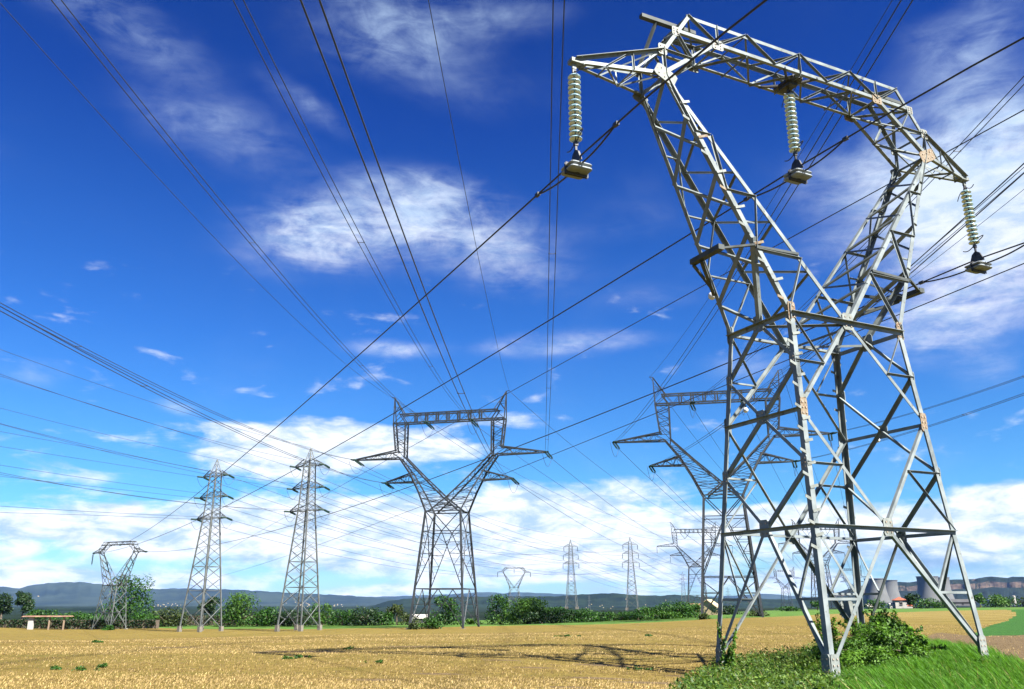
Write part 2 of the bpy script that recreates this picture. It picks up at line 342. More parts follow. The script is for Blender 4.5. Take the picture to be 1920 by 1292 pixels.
    c = T.mix(att('far'), c, T.mix(T.mr(mid, .35, .65), (0.0360, 0.0780, 0.0132), (0.0660, 0.1200, 0.0210)))
    c = T.mix(att('wood'), c, T.mix(T.mr(T.noise(P, .02, 8, .7), .4, .6), (.003, .008, .004), (.008, .016, .008)))
    c = T.mix(att('grass'), c, T.mix(T.mr(fine, .35, .65), (0.0210, 0.0360, 0.0072), (0.0480, 0.0600, 0.0120)))
    T.set(b, 'Base Color', c)
    bn = T.new('ShaderNodeBump'); bn.inputs['Strength'].default_value = .8; bn.inputs['Distance'].default_value = .08; T.set(bn, 'Height', T.math('ADD', fine, vf)); T.set(b, 'Normal', bn.outputs[0])
    me.materials.append(m)
build_ground()
# ------------------------------------------------------------------ the near pylon
A0, B0, AW, BW, ZW = 2.787, 2.10, 2.149, 1.272, 9.273
Z1, ZA, Z2, ZB = 3.50, 5.05, 6.52, 7.85
US, BS, ZS, UC, ZC = 5.386, .625, 16.2, 5.43, 17.03
UN, ZN, UA, ZT_, UB = 3.344, 17.83, 4.415, 18.55, 4.90
UT, ZT = 8.054, 16.17
V3 = Vector
def near_pylon():
    root = thing('lattice_pylon', 'huge near steel lattice pylon with three hanging glass insulator strings, bush growing between its feet', 'pylon', TW, YAW, 'lattice pylons')
    def leg(su, sv, z): q = z/ZW; return V3(((A0+(AW-A0)*q)*su, (B0+(BW-B0)*q)*sv, z))
    footz = {}
    for su in (-1, 1):
        for sv in (-1, 1):
            p = leg(su, sv, 0); w = TW+TU*p.x+TV*p.y; footz[su, sv] = hz(w.x, w.y)
    MB_ = MB
    # legs, footings, climbing steps
    for su in (-1, 1):
        for sv in (-1, 1):
            m = MB_(); z0 = footz[su, sv]-.05
            m.angle(leg(su, sv, z0), leg(su, sv, ZW+.25), (-su, 0, 0), (0, -sv, 0), .152, .018)
            lo = m.build('leg', STEEL, root)
            f = MB_(); c = leg(su, sv, z0); f.box((c.x-su*.05, c.y-sv*.05, footz[su, sv]-.12), (.62, .62, .42)); f.build('footing', CONC, root)
            if su == sv:
                for k in range(22):
                    z = 2.9+k*.30
                    if z > ZW+.1: break
                    p = leg(su, sv, z); s = 1 if k % 2 else -1; st = MB_()
                    d = V3((-su, 0, 0)) if s > 0 else V3((su*.55, sv*.1, 0)).normalized()
                    st.bar(p+V3((0, sv*.012, 0)), p+d*.26+V3((0, sv*.02, .07)), .014, .075); st.build('climbing_step', PLATE, lo)
    gus = []                                                     # gusset plates: centre, normal, width axis, w, h, material
    # faces: (name, point function at (side -1/0/1, z), outward normal)
    def face(kind, s):
        if kind == 'v': return (lambda a, z: V3((leg(a or 1, s, z).x if a else 0, leg(1, s, z).y, z))), V3((0, s, 0)), V3((1, 0, 0))
        return (lambda a, z: V3((leg(s, 1, z).x, leg(s, a or 1, z).y if a else 0, z))), V3((s, 0, 0)), V3((0, 1, 0))
    for kind, s in (('v', -1), ('v', 1), ('u', -1), ('u', 1)):
        P, n, wd = face(kind, s); m = MB_(); W, w2 = .115, .075
        off = n*(-.03)
        def br(p, q, w, flip=False):
            if abs(q.z-p.z) < .02 and s*(kind == 'v') <= 0 and (p-q).length > 1.5: m.angle(p+n*.004, q+n*.004, n, (0, 0, -1), w)     # level bars: flange outward on top
            else: m.brace(p+off, q+off, n, w, None, flip)
        for a in (-1, 1):
            fz = footz[(a, s) if kind == 'v' else (s, a)]
            L0, mid = P(a, fz+.25), P(0, Z1); br(mid, L0, W, a > 0)                               # inverted V to the feet
            t = .52; k = mid+(L0-mid)*t; br(k, P(a, k.z), w2); br(P(a, Z1), k, w2, a > 0)
            if kind == 'u':                                                                       # double diamond
                br(mid, P(a, ZA), W, a < 0); br(P(a, ZA), P(0, Z2), W, a > 0); br(P(0, Z2), P(a, ZB), W, a < 0); br(P(a, ZB), P(0, ZW), W, a > 0)
                if a == -1: br(P(-1, Z2), P(1, Z2), .10)
            else:                                                                                 # single diamond
                br(mid, P(a, Z2), W, a < 0); br(P(a, Z2), P(0, ZW), W, a > 0)
                for z, zz in ((ZA, Z1), (ZB, ZW)):
                    r = (z-Z1)/(Z2-Z1) if z < Z2 else (z-Z2)/(ZW-Z2)
                    k = mid+(P(a, Z2)-mid)*r if z < Z2 else P(a, Z2)+(P(0, ZW)-P(a, Z2))*r
                    (m.ledge(P(a, z)+off, k+off, n, w2) if s < 0 else br(P(a, z), k, w2)); (m.ledge(k+off, P(a, zz)+off, n, w2*.85) if s < 0 else br(k, P(a, zz), w2*.85, a > 0))
        br(P(-1, Z1), P(1, Z1), .10); br(P(-1, ZW), P(1, ZW), .13)
        m.build('face_bracing', STEEL, root)
        up = V3((0, 0, 1))
        gus.append((P(0, Z1), n, wd, .34, .46, PLATE if kind == 'v' else STEEL)); gus.append((P(0, ZW), n, wd, .40, .50, PLATE if kind == 'v' else STEEL))
        if kind == 'u': gus.append((P(0, Z2), n, wd, .34, .40, STEEL))
        for a in (-1, 1):
            e = V3((-a*.10, 0, 0)) if kind == 'v' else V3((0, -a*.10, 0))
            if kind == 'v': gus.append((P(a, Z2)+e, n, wd, .24, .52, RUST if s < 0 else STEEL)); gus.append((P(a, ZW)+e*.6, n, wd, .26, .56, RUST if s < 0 else STEEL))
            else: gus.append((P(a, ZA)+e, n, wd, .22, .38, STEEL)); gus.append((P(a, ZB)+e, n, wd, .22, .38, STEEL)); gus.append((P(a, ZW)+e*.6, n, wd, .24, .5, STEEL))
            fz = footz[(a, s) if kind == 'v' else (s, a)]; gus.append((P(a, fz+.42)+e*1.4, n, wd, .26, .5, PLATE))
    # waist plan frame
    m = MB_(); zz = ZW-.06
    mids = [V3((-AW, 0, zz)), V3((0, -BW, zz)), V3((AW, 0, zz)), V3((0, BW, zz))]
    for i in range(4): m.brace(mids[i], mids[(i+1) % 4], (0, 0, 1), .085)
    m.brace(mids[1]+V3((0, 0, -.1)), mids[3]+V3((0, 0, -.1)), (0, 0, 1), .085)
    m.build('waist_frame', STEEL, root)
    # the two arms of the fork
    for s in (-1, 1):
        arm = thing('fork_arm', None, None); arm.parent = root
        D = {v: V3((s*US, v*BS, ZS)) for v in (-1, 1)}
        O = lambda v, t: V3((s*AW, v*BW, ZW)).lerp(D[v], t)       # outer chord
        I = lambda v, t: V3((0, v*BW, ZW)).lerp(D[v], t)          # inner chord
        for v in (-1, 1):
            m = MB_(); m.angle(O(v, 0), O(v, 1), (-s, 0, .3), (0, -v, 0), .142, .016); m.build('chord', STEEL, arm)
            m = MB_(); m.angle(I(v, 0), I(v, 1), (s, 0, -.3), (0, -v, 0), .125, .014); m.build('chord', STEEL, arm)
            m = MB_(); n = V3((0, v, 0)); off = n*-.025
            for k in range(4):
                a, b = k/4, (k+1)/4
                g = m.ledge if v < 0 else m.brace
                if k: g(O(v, a)+off, I(v, a)+off, n, .085)
                g(I(v, b)+off, O(v, a)+off, n, .095)
                if k: m.brace(O(v, (a+b)/2)+off, (O(v, a).lerp(I(v, b), .5))+off, n, .055)
            m.build('side_bracing', STEEL, arm)
        n = V3((s, 0, -.45)).normalized(); m = MB_()
        for tl in (.875, .625, .375, .125):
            m.brace(O(1, tl), O(-1, min(1, tl+.2)), n, .165); m.brace(O(1, tl), O(-1, tl-.2) if tl > .2 else V3((s*AW, 0, ZW)), n, .09)
        m.brace(O(-1, .3), V3((s*AW, 0, ZW)), n, .16)
        m.build('outer_bracing', STEEL, arm)
        n = V3((-s, 0, .3)).normalized(); m = MB_()
        for t in (.9, .7, .5, .3):
            m.brace(I(1, t), I(-1, t-.1), n, .08); m.brace(I(-1, t-.1), I(1, t-.2), n, .075)
        m.build('inner_bracing', STEEL, arm)
        # steps on the near outer chord
        if s < 0:
            for k in range(12):
                t = .05+k*.075; p = O(-1, t); st = MB_(); d = V3((.9, -.1, .1)) if k % 2 else V3((-.8, -.2, -.1))
                st.bar(p+V3((0, -.015, 0)), p+d.normalized()*.30+V3((0, -.02, .06)), .014, .075); st.build('climbing_step', PLATE if k % 3 else RUST, arm)
        # outrigger bracket on the arm
        bk = thing('outrigger', None, None); bk.parent = root
        zb = 11.03; x = s*3.95
        m = MB_(); m.bar((x, -.80, zb), (x, .50, zb), .20, .15); m.build('channel', BRACKET, bk)
        for p, q, w, h in (((x, -.70, zb-.02), O(-1, .27), .08, .06), (O(-1, .262), I(-1, .27), .085, .07), ((x, .46, zb-.1), O(1, .2), .08, .06), ((x, .1, zb-.05), O(1, .3), .11, .08), ((x, .1, zb-.1), O(1, .17), .10, .07)):
            m = MB_(); m.bar(p, q, w, h); m.build('strut', BRACKET, bk)
        gus.append((D[-1]+V3((0, -.02, -.02)), V3((0, -1, 0)), V3((-s*.45, 0, .9)), .42, .75, PLATE if s < 0 else RUST)); gus.append((D[1]+V3((0, .02, -.05)), V3((0, 1, 0)), V3((-s*.45, 0, .9)), .34, .5, STEEL))
    # cage from shoulder to beam, and the beam
    for v in (-1, 1):
        n = V3((0, v, 0)); off = n*-.02; m = MB_()
        c = lambda u, z: V3((u, v*BS*.97, z))
        for s in (-1, 1):
            m.angle(V3((s*UC, v*BS, ZC)), c(s*UA, ZT_), (-s, 0, 0), (0, -v, 0), .112, .013)
            m.angle(V3((s*US, v*BS, ZS)), c(s*UN, ZN), (s, 0, 0), (0, -v, 0), .125, .014)
        m.angle(c(-UA, ZT_), c(UA, ZT_), (0, 0, -1), (0, -v, 0), .112, .013); m.angle(c(-UB, ZN), c(UB, ZN), (0, 0, 1), (0, -v, 0), .112, .013)
        m.build('beam_chord', STEEL, root)
        m = MB_(); b = lambda p, q, w=.08: (m.ledge if v < 0 else m.brace)(p+off, q+off, n, w)
        for s in (-1, 1):
            b(V3((s*US, v*BS, ZS)), V3((s*UC, v*BS, ZC)), .10); dm = V3((s*US, v*BS, ZS)).lerp(c(s*UN, ZN), .5)
            b(V3((s*UC, v*BS, ZC)), dm); b(dm, c(s*UB, ZN)); b(c(s*UN, ZN), c(s*UN, ZT_), .07); b(c(s*UA, ZT_), c(s*UN, ZN), .09); b(c(s*UN, ZN), c(s*2.2, ZT_)); b(c(s*2.2, ZT_), c(s*1.1, ZN), .09); b(c(s*1.1, ZN), c(0, ZT_))
        b(c(0, ZT_), c(0, ZN), .10)
        m.build('beam_bracing', STEEL, root)
        for s in (-1, 1):
            gus.append((c(s*UN, ZN), n, V3((1, 0, 0)), .42, .34, PLATE if s < 0 else RUST)); gus.append((V3((s*UC, v*BS, ZC)), n, V3((1, 0, 0)), .30, .36, PLATE)); gus.append((c(s*UB, ZN), n, V3((1, 0, 0)), .26, .30, PLATE))
    m = MB_(); Y = BS*.97
    nodes_b = [-UB, -UN, -2.2, -1.1, 0, 1.1, 2.2, UN, UB]; nodes_t = [-UA, -UN, -2.2, -1.1, 0, 1.1, 2.2, UN, UA]
    for zl, ns, w in ((ZN, nodes_b, .08), (ZT_, nodes_t, .07)):
        for i in range(len(ns)-1):
            sg = 1 if i % 2 else -1; m.brace((ns[i], sg*Y, zl), (ns[i+1], -sg*Y, zl), (0, 0, 1), w)
        for u in ns[::2]: m.brace((u, -Y, zl-.02), (u, Y, zl-.02), (0, 0, 1), w)
    for s in (-1, 1):                                             # plan bracing of the inclined ends
        for (u0, z0, u1, z1) in ((US, ZS, UN, ZN), (UC, ZC, UA, ZT_)):
            for k in range(2):
                a, b = k/2, (k+1)/2; f = lambda t, v: V3((s*(u0+(u1-u0)*t), v*Y, z0+(z1-z0)*t)); m.brace(f(a, -1), f(b, 1), (s, 0, 1), .075); m.brace(f(b, -1), f(b, 1), (s, 0, 1), .075)
        m.brace((s*US, -Y, ZS), (s*US, Y, ZS), (0, 0, 1), .1); m.brace((s*UC, -Y, ZC), (s*UC, Y, ZC), (0, 0, 1), .1); m.brace((s*US, -Y, ZS), (s*UC, Y, ZC), (-s, 0, 0), .08)
        m.brace((s*UN, -Y, ZN), (s*UA, Y, ZT_), (1, 0, 0), .08)
    m.build('beam_cross_bracing', STEEL, root)
    m = MB_(); m.box((0, 0, ZN-.02), (.42, .9, .10)); m.box((0, 0, ZN-.12), (.34, .5, .12))
    for v in (-1, 1): m.bar((-.7, v*Y, ZN+.02), (0, 0, ZN-.06), .08, .06); m.bar((.7, v*Y, ZN+.02), (0, 0, ZN-.06), .08, .06)
    m.build('hanger_frame', DARKMETAL, root)
    for s in (-1, 1):                                             # earth wire brackets at the beam ends
        m = MB_(); m.bar((s*3.6, .12, ZT_+.09), (s*5.6, .12, ZT_+.09), .16, .12); m.bar((s*5.05, .12, ZT_+.03), (s*UC, Y, ZC+.1), .10, .08); m.bar((s*4.1, .1, ZT_+.02), (s*UA, -Y, ZT_), .07); m.build('end_bracket', BRACKET, root)
    # side arms carrying the outer strings
    for s in (-1, 1):
        m = MB_(); tip = V3((s*UT, 0, ZT))
        for v in (-1, 1):
            tb = tip+V3((0, v*.10, -.05)); tt = tip+V3((0, v*.10, .10)); d0 = V3((s*US, v*BS, ZS)); c0 = V3((s*UC, v*BS, ZC))
            m.angle(d0, tb, (0, 0, 1), (0, -v, 0), .105, .012); m.angle(c0, tt, (0, v, 0), (0, 0, -1), .105, .012)
            n = V3((0, v, .1)); L = lambda p, q, t: p.lerp(q, t)
            m.ledge(L(d0, tb, .36), L(c0, tt, .36), n, .06); m.brace(c0, L(d0, tb, .36), n, .065); m.ledge(L(c0, tt, .36), L(d0, tb, .66), n, .06)
        a = [V3((s*US, v*BS, ZS)) for v in (-1, 1)]; e = [tip+V3((0, v*.1, -.05)) for v in (-1, 1)]
        for t0, t1, k in ((0, .36, 0), (.36, .66, 1), (.66, .9, 0)): m.brace(a[k].lerp(e[k], t0), a[1-k].lerp(e[1-k], t1), (0, 0, 1), .065); m.brace(a[0].lerp(e[0], t1), a[1].lerp(e[1], t1), (0, 0, 1), .06)
        m.brace(V3((s*UC, -BS, ZC)), V3((s*UC, BS, ZC)).lerp(tip, .4), (0, 0, 1), .06)
        co = m.build('crossarm', STEEL, root)
        m = MB_(); m.box((s*(UT-.12), 0, ZT+.02), (.5, .26, .12)); m.bar((s*UT, 0, ZT), (s*UT, 0, ZT-.22), .07, .12); m.build('tip_plate', PLATE, co)
    for c, n, u, w, h, mt in gus:
        m = MB_(); m.plate(c+n*.006, n, u, w, h, .024, .13); g = m.build('gusset_plate', mt, root)
        if mt is not STEEL or True:
            k = MB_(); uu = (u-n*u.dot(n)).normalized(); vv = n.cross(uu)
            for i in (-1, 1):
                for j in (-1, 0, 1):
                    q = c+n*.018+uu*(i*w*.24)+vv*(j*h*.28); k.bar(q, q+n*.02, .034, .034, uu)
            k.build('bolt', BOLT, g)['kind'] = 'stuff'
    return root
PYLON = near_pylon()
PYLON_M = Matrix.Translation(TW) @ Matrix.Rotation(YAW, 4, 'Z')
def pw(p): return PYLON_M @ Vector(p)
# ------------------------------------------------------------------ glass strings, clamps and weights
def insulator(loc, label, nd=13, pitch=.162):
    root = thing('insulator_string', label, 'insulator', loc, YAW, 'glass insulator strings on the near pylon')
    m = MB(); m.bar((0, 0, 0), (0, 0, -.20), .035, .035); m.box((0, 0, -.12), (.11, .05, .13)); m.tube([(0, .07*math.cos(t), -.2+.07*math.sin(t)) for t in np.linspace(0, 6.28, 12)], .014); m.build('shackle', DARKMETAL, root)
    z = -.27
    for k in range(nd):
        zz = z-k*pitch; m = MB()
        m.lathe([(.02, .012), (.09, .010), (.155, -.014), (.182, -.046), (.177, -.068), (.158, -.060), (.150, -.034), (.115, -.050), (.105, -.026), (.04, -.036), (.02, -.02)], (0, 0, zz), 20)
        g = m.build('glass_disc', GLASS, root, True)
        c = MB(); c.lathe([(0, .075), (.045, .07), (.055, .03), (.052, .0), (.04, -.005)], (0, 0, zz), 10); c.lathe([(.016, -.01), (.016, -.095)], (0, 0, zz), 6); c.build('cap', DARKMETAL, g, True)
    zb = z-nd*pitch+.02
    m = MB(); m.bar((0, 0, zb+.03), (0, 0, zb-.52), .05, .06); m.box((0, 0, zb-.06), (.12, .08, .10)); m.build('link', DARKMETAL, root)
    zc = zb-.42
    m = MB(); pr = [(-.27, -.22), (.27, -.22), (.15, .08), (.045, .16), (-.045, .16), (-.15, .08)]; m.prism([V3((-.03, a, zc+b)) for a, b in pr], [V3((.03, a, zc+b)) for a, b in pr]); m.build('suspension_clamp', DARKMETAL, root)
    zw = zc-.50                                               # stacked weight slabs
    def slab(z0, z1, a, nm):
        m = MB(); r = .10
        def ring(s, z): 
            pts = []
            for cx, cy, t0 in ((1, 1, 0), (-1, 1, 90), (-1, -1, 180), (1, -1, 270)):
                for q in (0, 30, 60, 90): t = R(t0+q); pts.append(V3((cx*(s-r)+r*math.cos(t), cy*(s-r)+r*math.sin(t), z)))
            return pts
        e = .03; rs = [ring(a-.06, z0), ring(a-.012, z0+e), ring(a, z0+e*1.5), ring(a, z1-e*1.5), ring(a-.012, z1-e), ring(a-.06, z1)]
        for i in range(5): m.prism(rs[i], rs[i+1], False)
        b = len(m.v); m.v += [tuple(p) for p in rs[0]]+[tuple(p) for p in rs[-1]]; n = len(rs[0]); m.f += [tuple(range(b+n-1, b-1, -1)), tuple(range(b+n, b+2*n))]
        return m.build(nm, WEIGHT, root)
    slab(zw-.04, zw+.075, .335, 'weight_slab'); slab(zw+.083, zw+.19, .335, 'weight_slab')
    m = MB(); m.bar((0, 0, zw+.2), (0, 0, zc), .045, .045); m.lathe([(.09, -.065), (.09, -.03)], (0, 0, zw), 12)
    for v in (-.1, .1): m.bar((-.35, v*.3, zw+.06), (.35, v*.3, zw+.06), .02, .34)
    m.build('weight_strap', DARKMETAL, root)
    m = MB(); t = np.linspace(0, 1, 12)
    m.tube([(.02, -.02-.34*math.sin(x*2.9), zb+.02-.0+.34*x**.7-.30*max(0, x-.55)) for x in t], .016, 6); m.tube([(-.02, .05+.40*x, zb-.05-.12*math.sin(x*2.4)+.05*x) for x in t], .016, 6); m.build('arcing_horn', DARKMETAL, root)
    m = MB(); m.tube([(.0, .10+.26*x, -.22-.30*x*x) for x in t], .014, 6); m.tube([(.0, -.05-.30*x, -.14-.10*math.sin(x*3)) for x in t], .014, 6); m.build('arcing_horn', DARKMETAL, root)
    return Vector(loc)+Vector((0, 0, zc-.12))
CL = {}
CL['l'] = insulator(pw((-UT, 0, ZT-.16)), 'glass insulator string with square weight hanging from left arm tip of near pylon, leftmost')
CL['m'] = insulator(pw((0, 0, ZN-.16)), 'glass insulator string with square weight under the middle of the near pylon top beam')
CL['r'] = insulator(pw((UT, 0, ZT-.16)), 'glass insulator string with square weight on right arm tip of near pylon against cloud')
# ------------------------------------------------------------------ far pylons
LT, BT = .31, .155                                               # member sizes of the tall far pylons
def lattice(m, c00, c01, c10, c11, n, w, horiz=True):            # X bracing on the panel face between two chords c0->c0', c1->c1'
    for k in range(n):
        a, b = k/n, (k+1)/n
        p0, p1, q0, q1 = c00.lerp(c01, a), c00.lerp(c01, b), c10.lerp(c11, a), c10.lerp(c11, b)
        m.bar(p0, q1, w, sides=3); m.bar(q0, p1, w, sides=3)
        if horiz and k: m.bar(p0, q0, w*.8, sides=3)
def zig(m, a0, a1, b0, b1, n, w):
    for k in range(n):
        f = a0.lerp(a1, k/n); t = b0.lerp(b1, (k+1)/n); g = b0.lerp(b1, k/n); h = a0.lerp(a1, (k+1)/n)
        m.bar(*((f, t) if k % 2 == 0 else (g, h)), w, sides=3); m.bar(h, t, w*.7, sides=3)
def strut_box(root, name, A, B, nA, w, n):                       # four-chord box truss from ring A to ring B
    m = MB()
    for k in range(4): m.bar(A[k], B[k], w)
    for k in range(4): zig(m, A[k], B[k], A[(k+1) % 4], B[(k+1) % 4], n, BT*.72)
    return m.build(name, STEEL_FAR, root)
def wide_pylon(label, loc, rz):
    r = thing('wide_arm_pylon', label, 'pylon', loc, rz, 'lattice pylons'); q = {}
    def ring(hw, hd, z): return [V3((x*hw, y*hd, z)) for x, y in ((-1, -1), (1, -1), (1, 1), (-1, 1))]
    lv = [0, 6.2, 12.6, 15.6, 19.0]; wd = lambda z: 4.6+(3.12-4.6)*z/19; dp = lambda z: 4.6+(2.45-4.6)*z/19
    rg = [ring(wd(z), dp(z), z) for z in lv]
    for k in range(4):
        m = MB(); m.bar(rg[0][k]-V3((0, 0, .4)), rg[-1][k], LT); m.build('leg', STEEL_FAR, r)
        f = MB(); f.box(rg[0][k]+V3((0, 0, -.3)), (.8, .8, .7)); f.build('footing', CONC, r)
    for k in range(4):
        m = MB(); j = (k+1) % 4
        a, b = rg[0], rg[1]; mid = (b[k]+b[j])/2
        for i in (k, j):
            m.bar(a[i], mid, BT*1.2, sides=3)
            for t in (.3, .6): p = a[i].lerp(mid, t); m.bar(p, a[i].lerp(b[i], t), BT*.7, sides=3); m.bar(p, a[i].lerp(b[i], min(1, t+.3)), BT*.6, sides=3)
        m.bar(b[k], b[j], BT*1.1, sides=3)
        m.bar(rg[1][k], rg[3][j].lerp(rg[3][k], .5), BT*1.2, sides=3); m.bar(rg[1][j], rg[3][k].lerp(rg[3][j], .5), BT*1.2, sides=3)
        mid3 = (rg[3][k]+rg[3][j])/2
        for i in (k, j):
            for t in (.2, .4, .6, .8): p = rg[1][i].lerp(mid3, t); m.bar(p, rg[1][i].lerp(rg[3][i], t), BT*.65, sides=3); m.bar(p, rg[1][i].lerp(rg[3][i], min(1, t+.2)), BT*.6, sides=3)
            m.bar(mid3, rg[4][i], BT*1.2, sides=3)
        m.bar(rg[3][k], rg[3][j], BT, sides=3); m.bar(rg[4][k], rg[4][j], BT*1.4, sides=3)
        m.build('body_bracing', STEEL_FAR, r)
    SH, SD = 28.6, .75                                            # shoulder level
    for s in (-1, 1):
        A = [V3((s*3.12, -2.45, 19)), V3((s*3.12, 2.45, 19)), V3((-s*1.2, 2.0, 19.6)), V3((-s*1.2, -2.0, 19.6))]
        # outer chord straight, inner chord bowed: three segments
        pts_o = [V3((s*3.12, 2.45, 19)), V3((s*4.7, 1.85, 22.3)), V3((s*6.6, 1.25, 25.6)), V3((s*8.9, SD, SH))]
        pts_i = [V3((-s*2.4, 2.2, 19.2)), V3((s*.35, 1.7, 21.4)), V3((s*4.2, 1.2, 25.0)), V3((s*8.0, SD, SH+.2))]
        m = MB(); ch = MB()
        for v in (-1, 1):
            f = lambda p: V3((p.x, p.y*v, p.z))
            for k in range(3):
                ch.bar(f(pts_o[k]), f(pts_o[k+1]), LT*.8); ch.bar(f(pts_i[k]), f(pts_i[k+1]), LT*.75)
                zig(m, f(pts_o[k]), f(pts_o[k+1]), f(pts_i[k]), f(pts_i[k+1]), 3, BT*.7)
        for k in range(3):
            for pts in (pts_o, pts_i):
                f = lambda p: V3((p.x, -p.y, p.z)); zig(m, pts[k], pts[k+1], f(pts[k]), f(pts[k+1]), 3, BT*.65)
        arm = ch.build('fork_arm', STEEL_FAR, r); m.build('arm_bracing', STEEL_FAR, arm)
        # column from shoulder to girder, then the earth-wire peak
        a = [V3((s*x, y, z)) for x, y, z in ((8.0, -SD, SH), (9.7, -SD, SH+1.2), (9.7, SD, SH+1.2), (8.0, SD, SH))]
        b = [V3((s*x, y, z)) for x, y, z in ((8.0, -SD, 34.9), (10.3, -SD, 34.9), (10.3, SD, 34.9), (8.0, SD, 34.9))]
        strut_box(r, 'column', a, b, 0, .23, 5)
        m = MB(); c0 = V3((s*10.5, 0, 39.8))
        for v in (-SD, SD): m.bar(V3((s*10.3, v, 34.9)), c0, .15); m.bar(V3((s*8.4, v, 36.5)), c0, .15); m.bar(V3((s*8.0, v, 34.9)), V3((s*9.2, v, 36.6)), .15); m.bar(V3((s*9.3, v, 37.8)), V3((s*10.35, v, 36.4)), .09); m.bar(V3((s*8.4, v, 36.5)), V3((s*10.3, v, 34.9)), .09); m.bar(V3((s*9.3, v, 37.8)), V3((s*10.4, v, 37.9)), .08)
        m.bar(c0, c0+V3((s*.6, 0, .1)), .1); m.build('earth_peak', STEEL_FAR, r); q['e', s] = c0+V3((s*.5, 0, .05))
        # arms
        for (x0, z0, zt, xt, ztip, nm) in ((8.9, SH, SH+1.4, 17.6, SH, 'a'), (5.9, 24.3, 25.9, 11.6, 24.3, 'b')):
            m = MB(); tp = V3((s*xt, 0, ztip)); hw = .95
            for v in (-1, 1):
                lo, hi = V3((s*x0, v*hw, z0)), V3((s*(x0+.5), v*hw*.85, zt)); m.bar(lo, tp, .2); m.bar(hi, tp+V3((0, 0, .15)), .2); zig(m, lo, tp, hi, tp+V3((0, 0, .15)), 6, .11)
            zig(m, V3((s*x0, -hw, z0)), tp, V3((s*x0, hw, z0)), tp, 5, .10)
            m.build('crossarm', STEEL_FAR, r); q[nm, s] = tp
        q['m', s] = V3((s*4.2, 0, 34.8))
    # girder
    m = MB(); pl = MB()
    for v in (-SD, SD):
        m.bar(V3((-10.3, v, 34.9)), V3((10.3, v, 34.9)), .22); m.bar(V3((-9, v, 36.5)), V3((9, v, 36.5)), .22)
        for k in range(14):
            u0, u1 = -8.4+k*1.2, -8.4+(k+1)*1.2; m.bar(V3((u0, v, 34.9 if k % 2 else 36.5)), V3((u1, v, 36.5 if k % 2 else 34.9)), .09, sides=3)
    for k in range(8): u = -8.4+k*2.4; m.bar(V3((u, -SD, 34.9)), V3((u+1.2, SD, 34.9)), .08, sides=3); m.bar(V3((u, -SD, 36.5)), V3((u+1.2, SD, 36.5)), .08, sides=3); m.bar(V3((u, -SD, 34.9)), V3((u, SD, 34.9)), .08, sides=3)
    gd = m.build('top_girder', STEEL_FAR, r)
    for k in range(7):
        for dx in (-.2, .2): pl.bar(V3((-6+k*2.0+dx, -SD, 34.9)), V3((-6+k*2.0+dx, -SD, 36.5)), .24, sides=4)
    pl.build('girder_post', STEEL_FAR, gd)['kind'] = 'stuff'
    return r, q
def narrow_pylon(label, loc, rz):
    r = thing('narrow_pylon', label, 'pylon', loc, rz, 'lattice pylons'); q = {}
    def hw(z): return 2.45+(1.02-2.45)*z/19.3 if z < 19.3 else 1.02-(z-19.3)/8.2*.34
    ring = lambda z: [V3((x*hw(z), y*hw(z), z)) for x, y in ((-1, -1), (1, -1), (1, 1), (-1, 1))]
    lv = [0, 3.6, 6.4, 8.6, 10.6, 12.5, 14.2, 15.7, 17, 18.2, 19.3, 20.4, 21.4, 22.4, 23.4, 24.4, 25.4, 26.5, 27.5]
    for k in range(4):
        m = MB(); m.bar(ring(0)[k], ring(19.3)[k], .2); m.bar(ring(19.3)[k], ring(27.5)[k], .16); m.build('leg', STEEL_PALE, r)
        f = MB(); f.box(ring(0)[k]+V3((0, 0, -.2)), (.6, .6, 1.1)); f.build('footing', CONC, r)
    for k in range(4):
        m = MB(); j = (k+1) % 4
        for i in range(len(lv)-1):
            a, b = ring(lv[i]), ring(lv[i+1]); w = .11 if i < 5 else .08
            m.bar(a[k], b[j], w, sides=3); m.bar(a[j], b[k], w, sides=3)
            if i in (0, 1, 2): m.bar(a[k].lerp(b[k], .5), a[k].lerp(b[j], .5).lerp(a[k], .3), .07, sides=3)
            if i in (2, 4, 10, 14, 18): m.bar(a[k], a[j], w, sides=3)
        m.bar(ring(27.5)[k], ring(27.5)[j], .09, sides=3); m.build('body_bracing', STEEL_PALE, r)
    m = MB(); tp = V3((0, 0, 30.2))
    for k in range(4):
        m.bar(ring(27.5)[k], tp.lerp(ring(27.5)[k], .3), .12); m.bar(tp.lerp(ring(27.5)[k], .3), tp, .12); a = ring(27.5); m.bar(a[k], tp.lerp(a[(k+1) % 4], .4), .07, sides=3); m.bar(a[(k+1) % 4].lerp(tp, .6), a[k].lerp(tp, .6), .06, sides=3)
    m.build('peak', STEEL_PALE, r); q['e', 0] = tp
    for z, L, nm in ((27.0, 3.2, 't'), (23.1, 3.5, 'm'), (19.2, 3.7, 'b')):
        for s in (-1, 1):
            m = MB(); t = V3((s*L, 0, z)); h = hw(z)
            for v in (-1, 1): m.bar(V3((s*h, v*h, z)), t, .12); m.bar(V3((s*h, v*h, z+1.15)), t+V3((0, 0, .1)), .11); zig(m, V3((s*h, v*h, z)), t, V3((s*h, v*h, z+1.15)), t, 3, .06)
            m.bar(V3((s*h, -h, z)), V3((s*h, h, z)), .08); m.build('crossarm', STEEL_PALE, r); q[nm, s] = t
    return r, q
def wpos(px, py, D): p = at(px, py, D); return Vector((p.x, p.y, p.z))
def xf(o, q): M = Matrix.Translation(o.location) @ Matrix.Rotation(o.rotation_euler.z, 4, 'Z') @ Matrix.Diagonal((*o.scale, 1)); return {k: M @ v for k, v in q.items()}
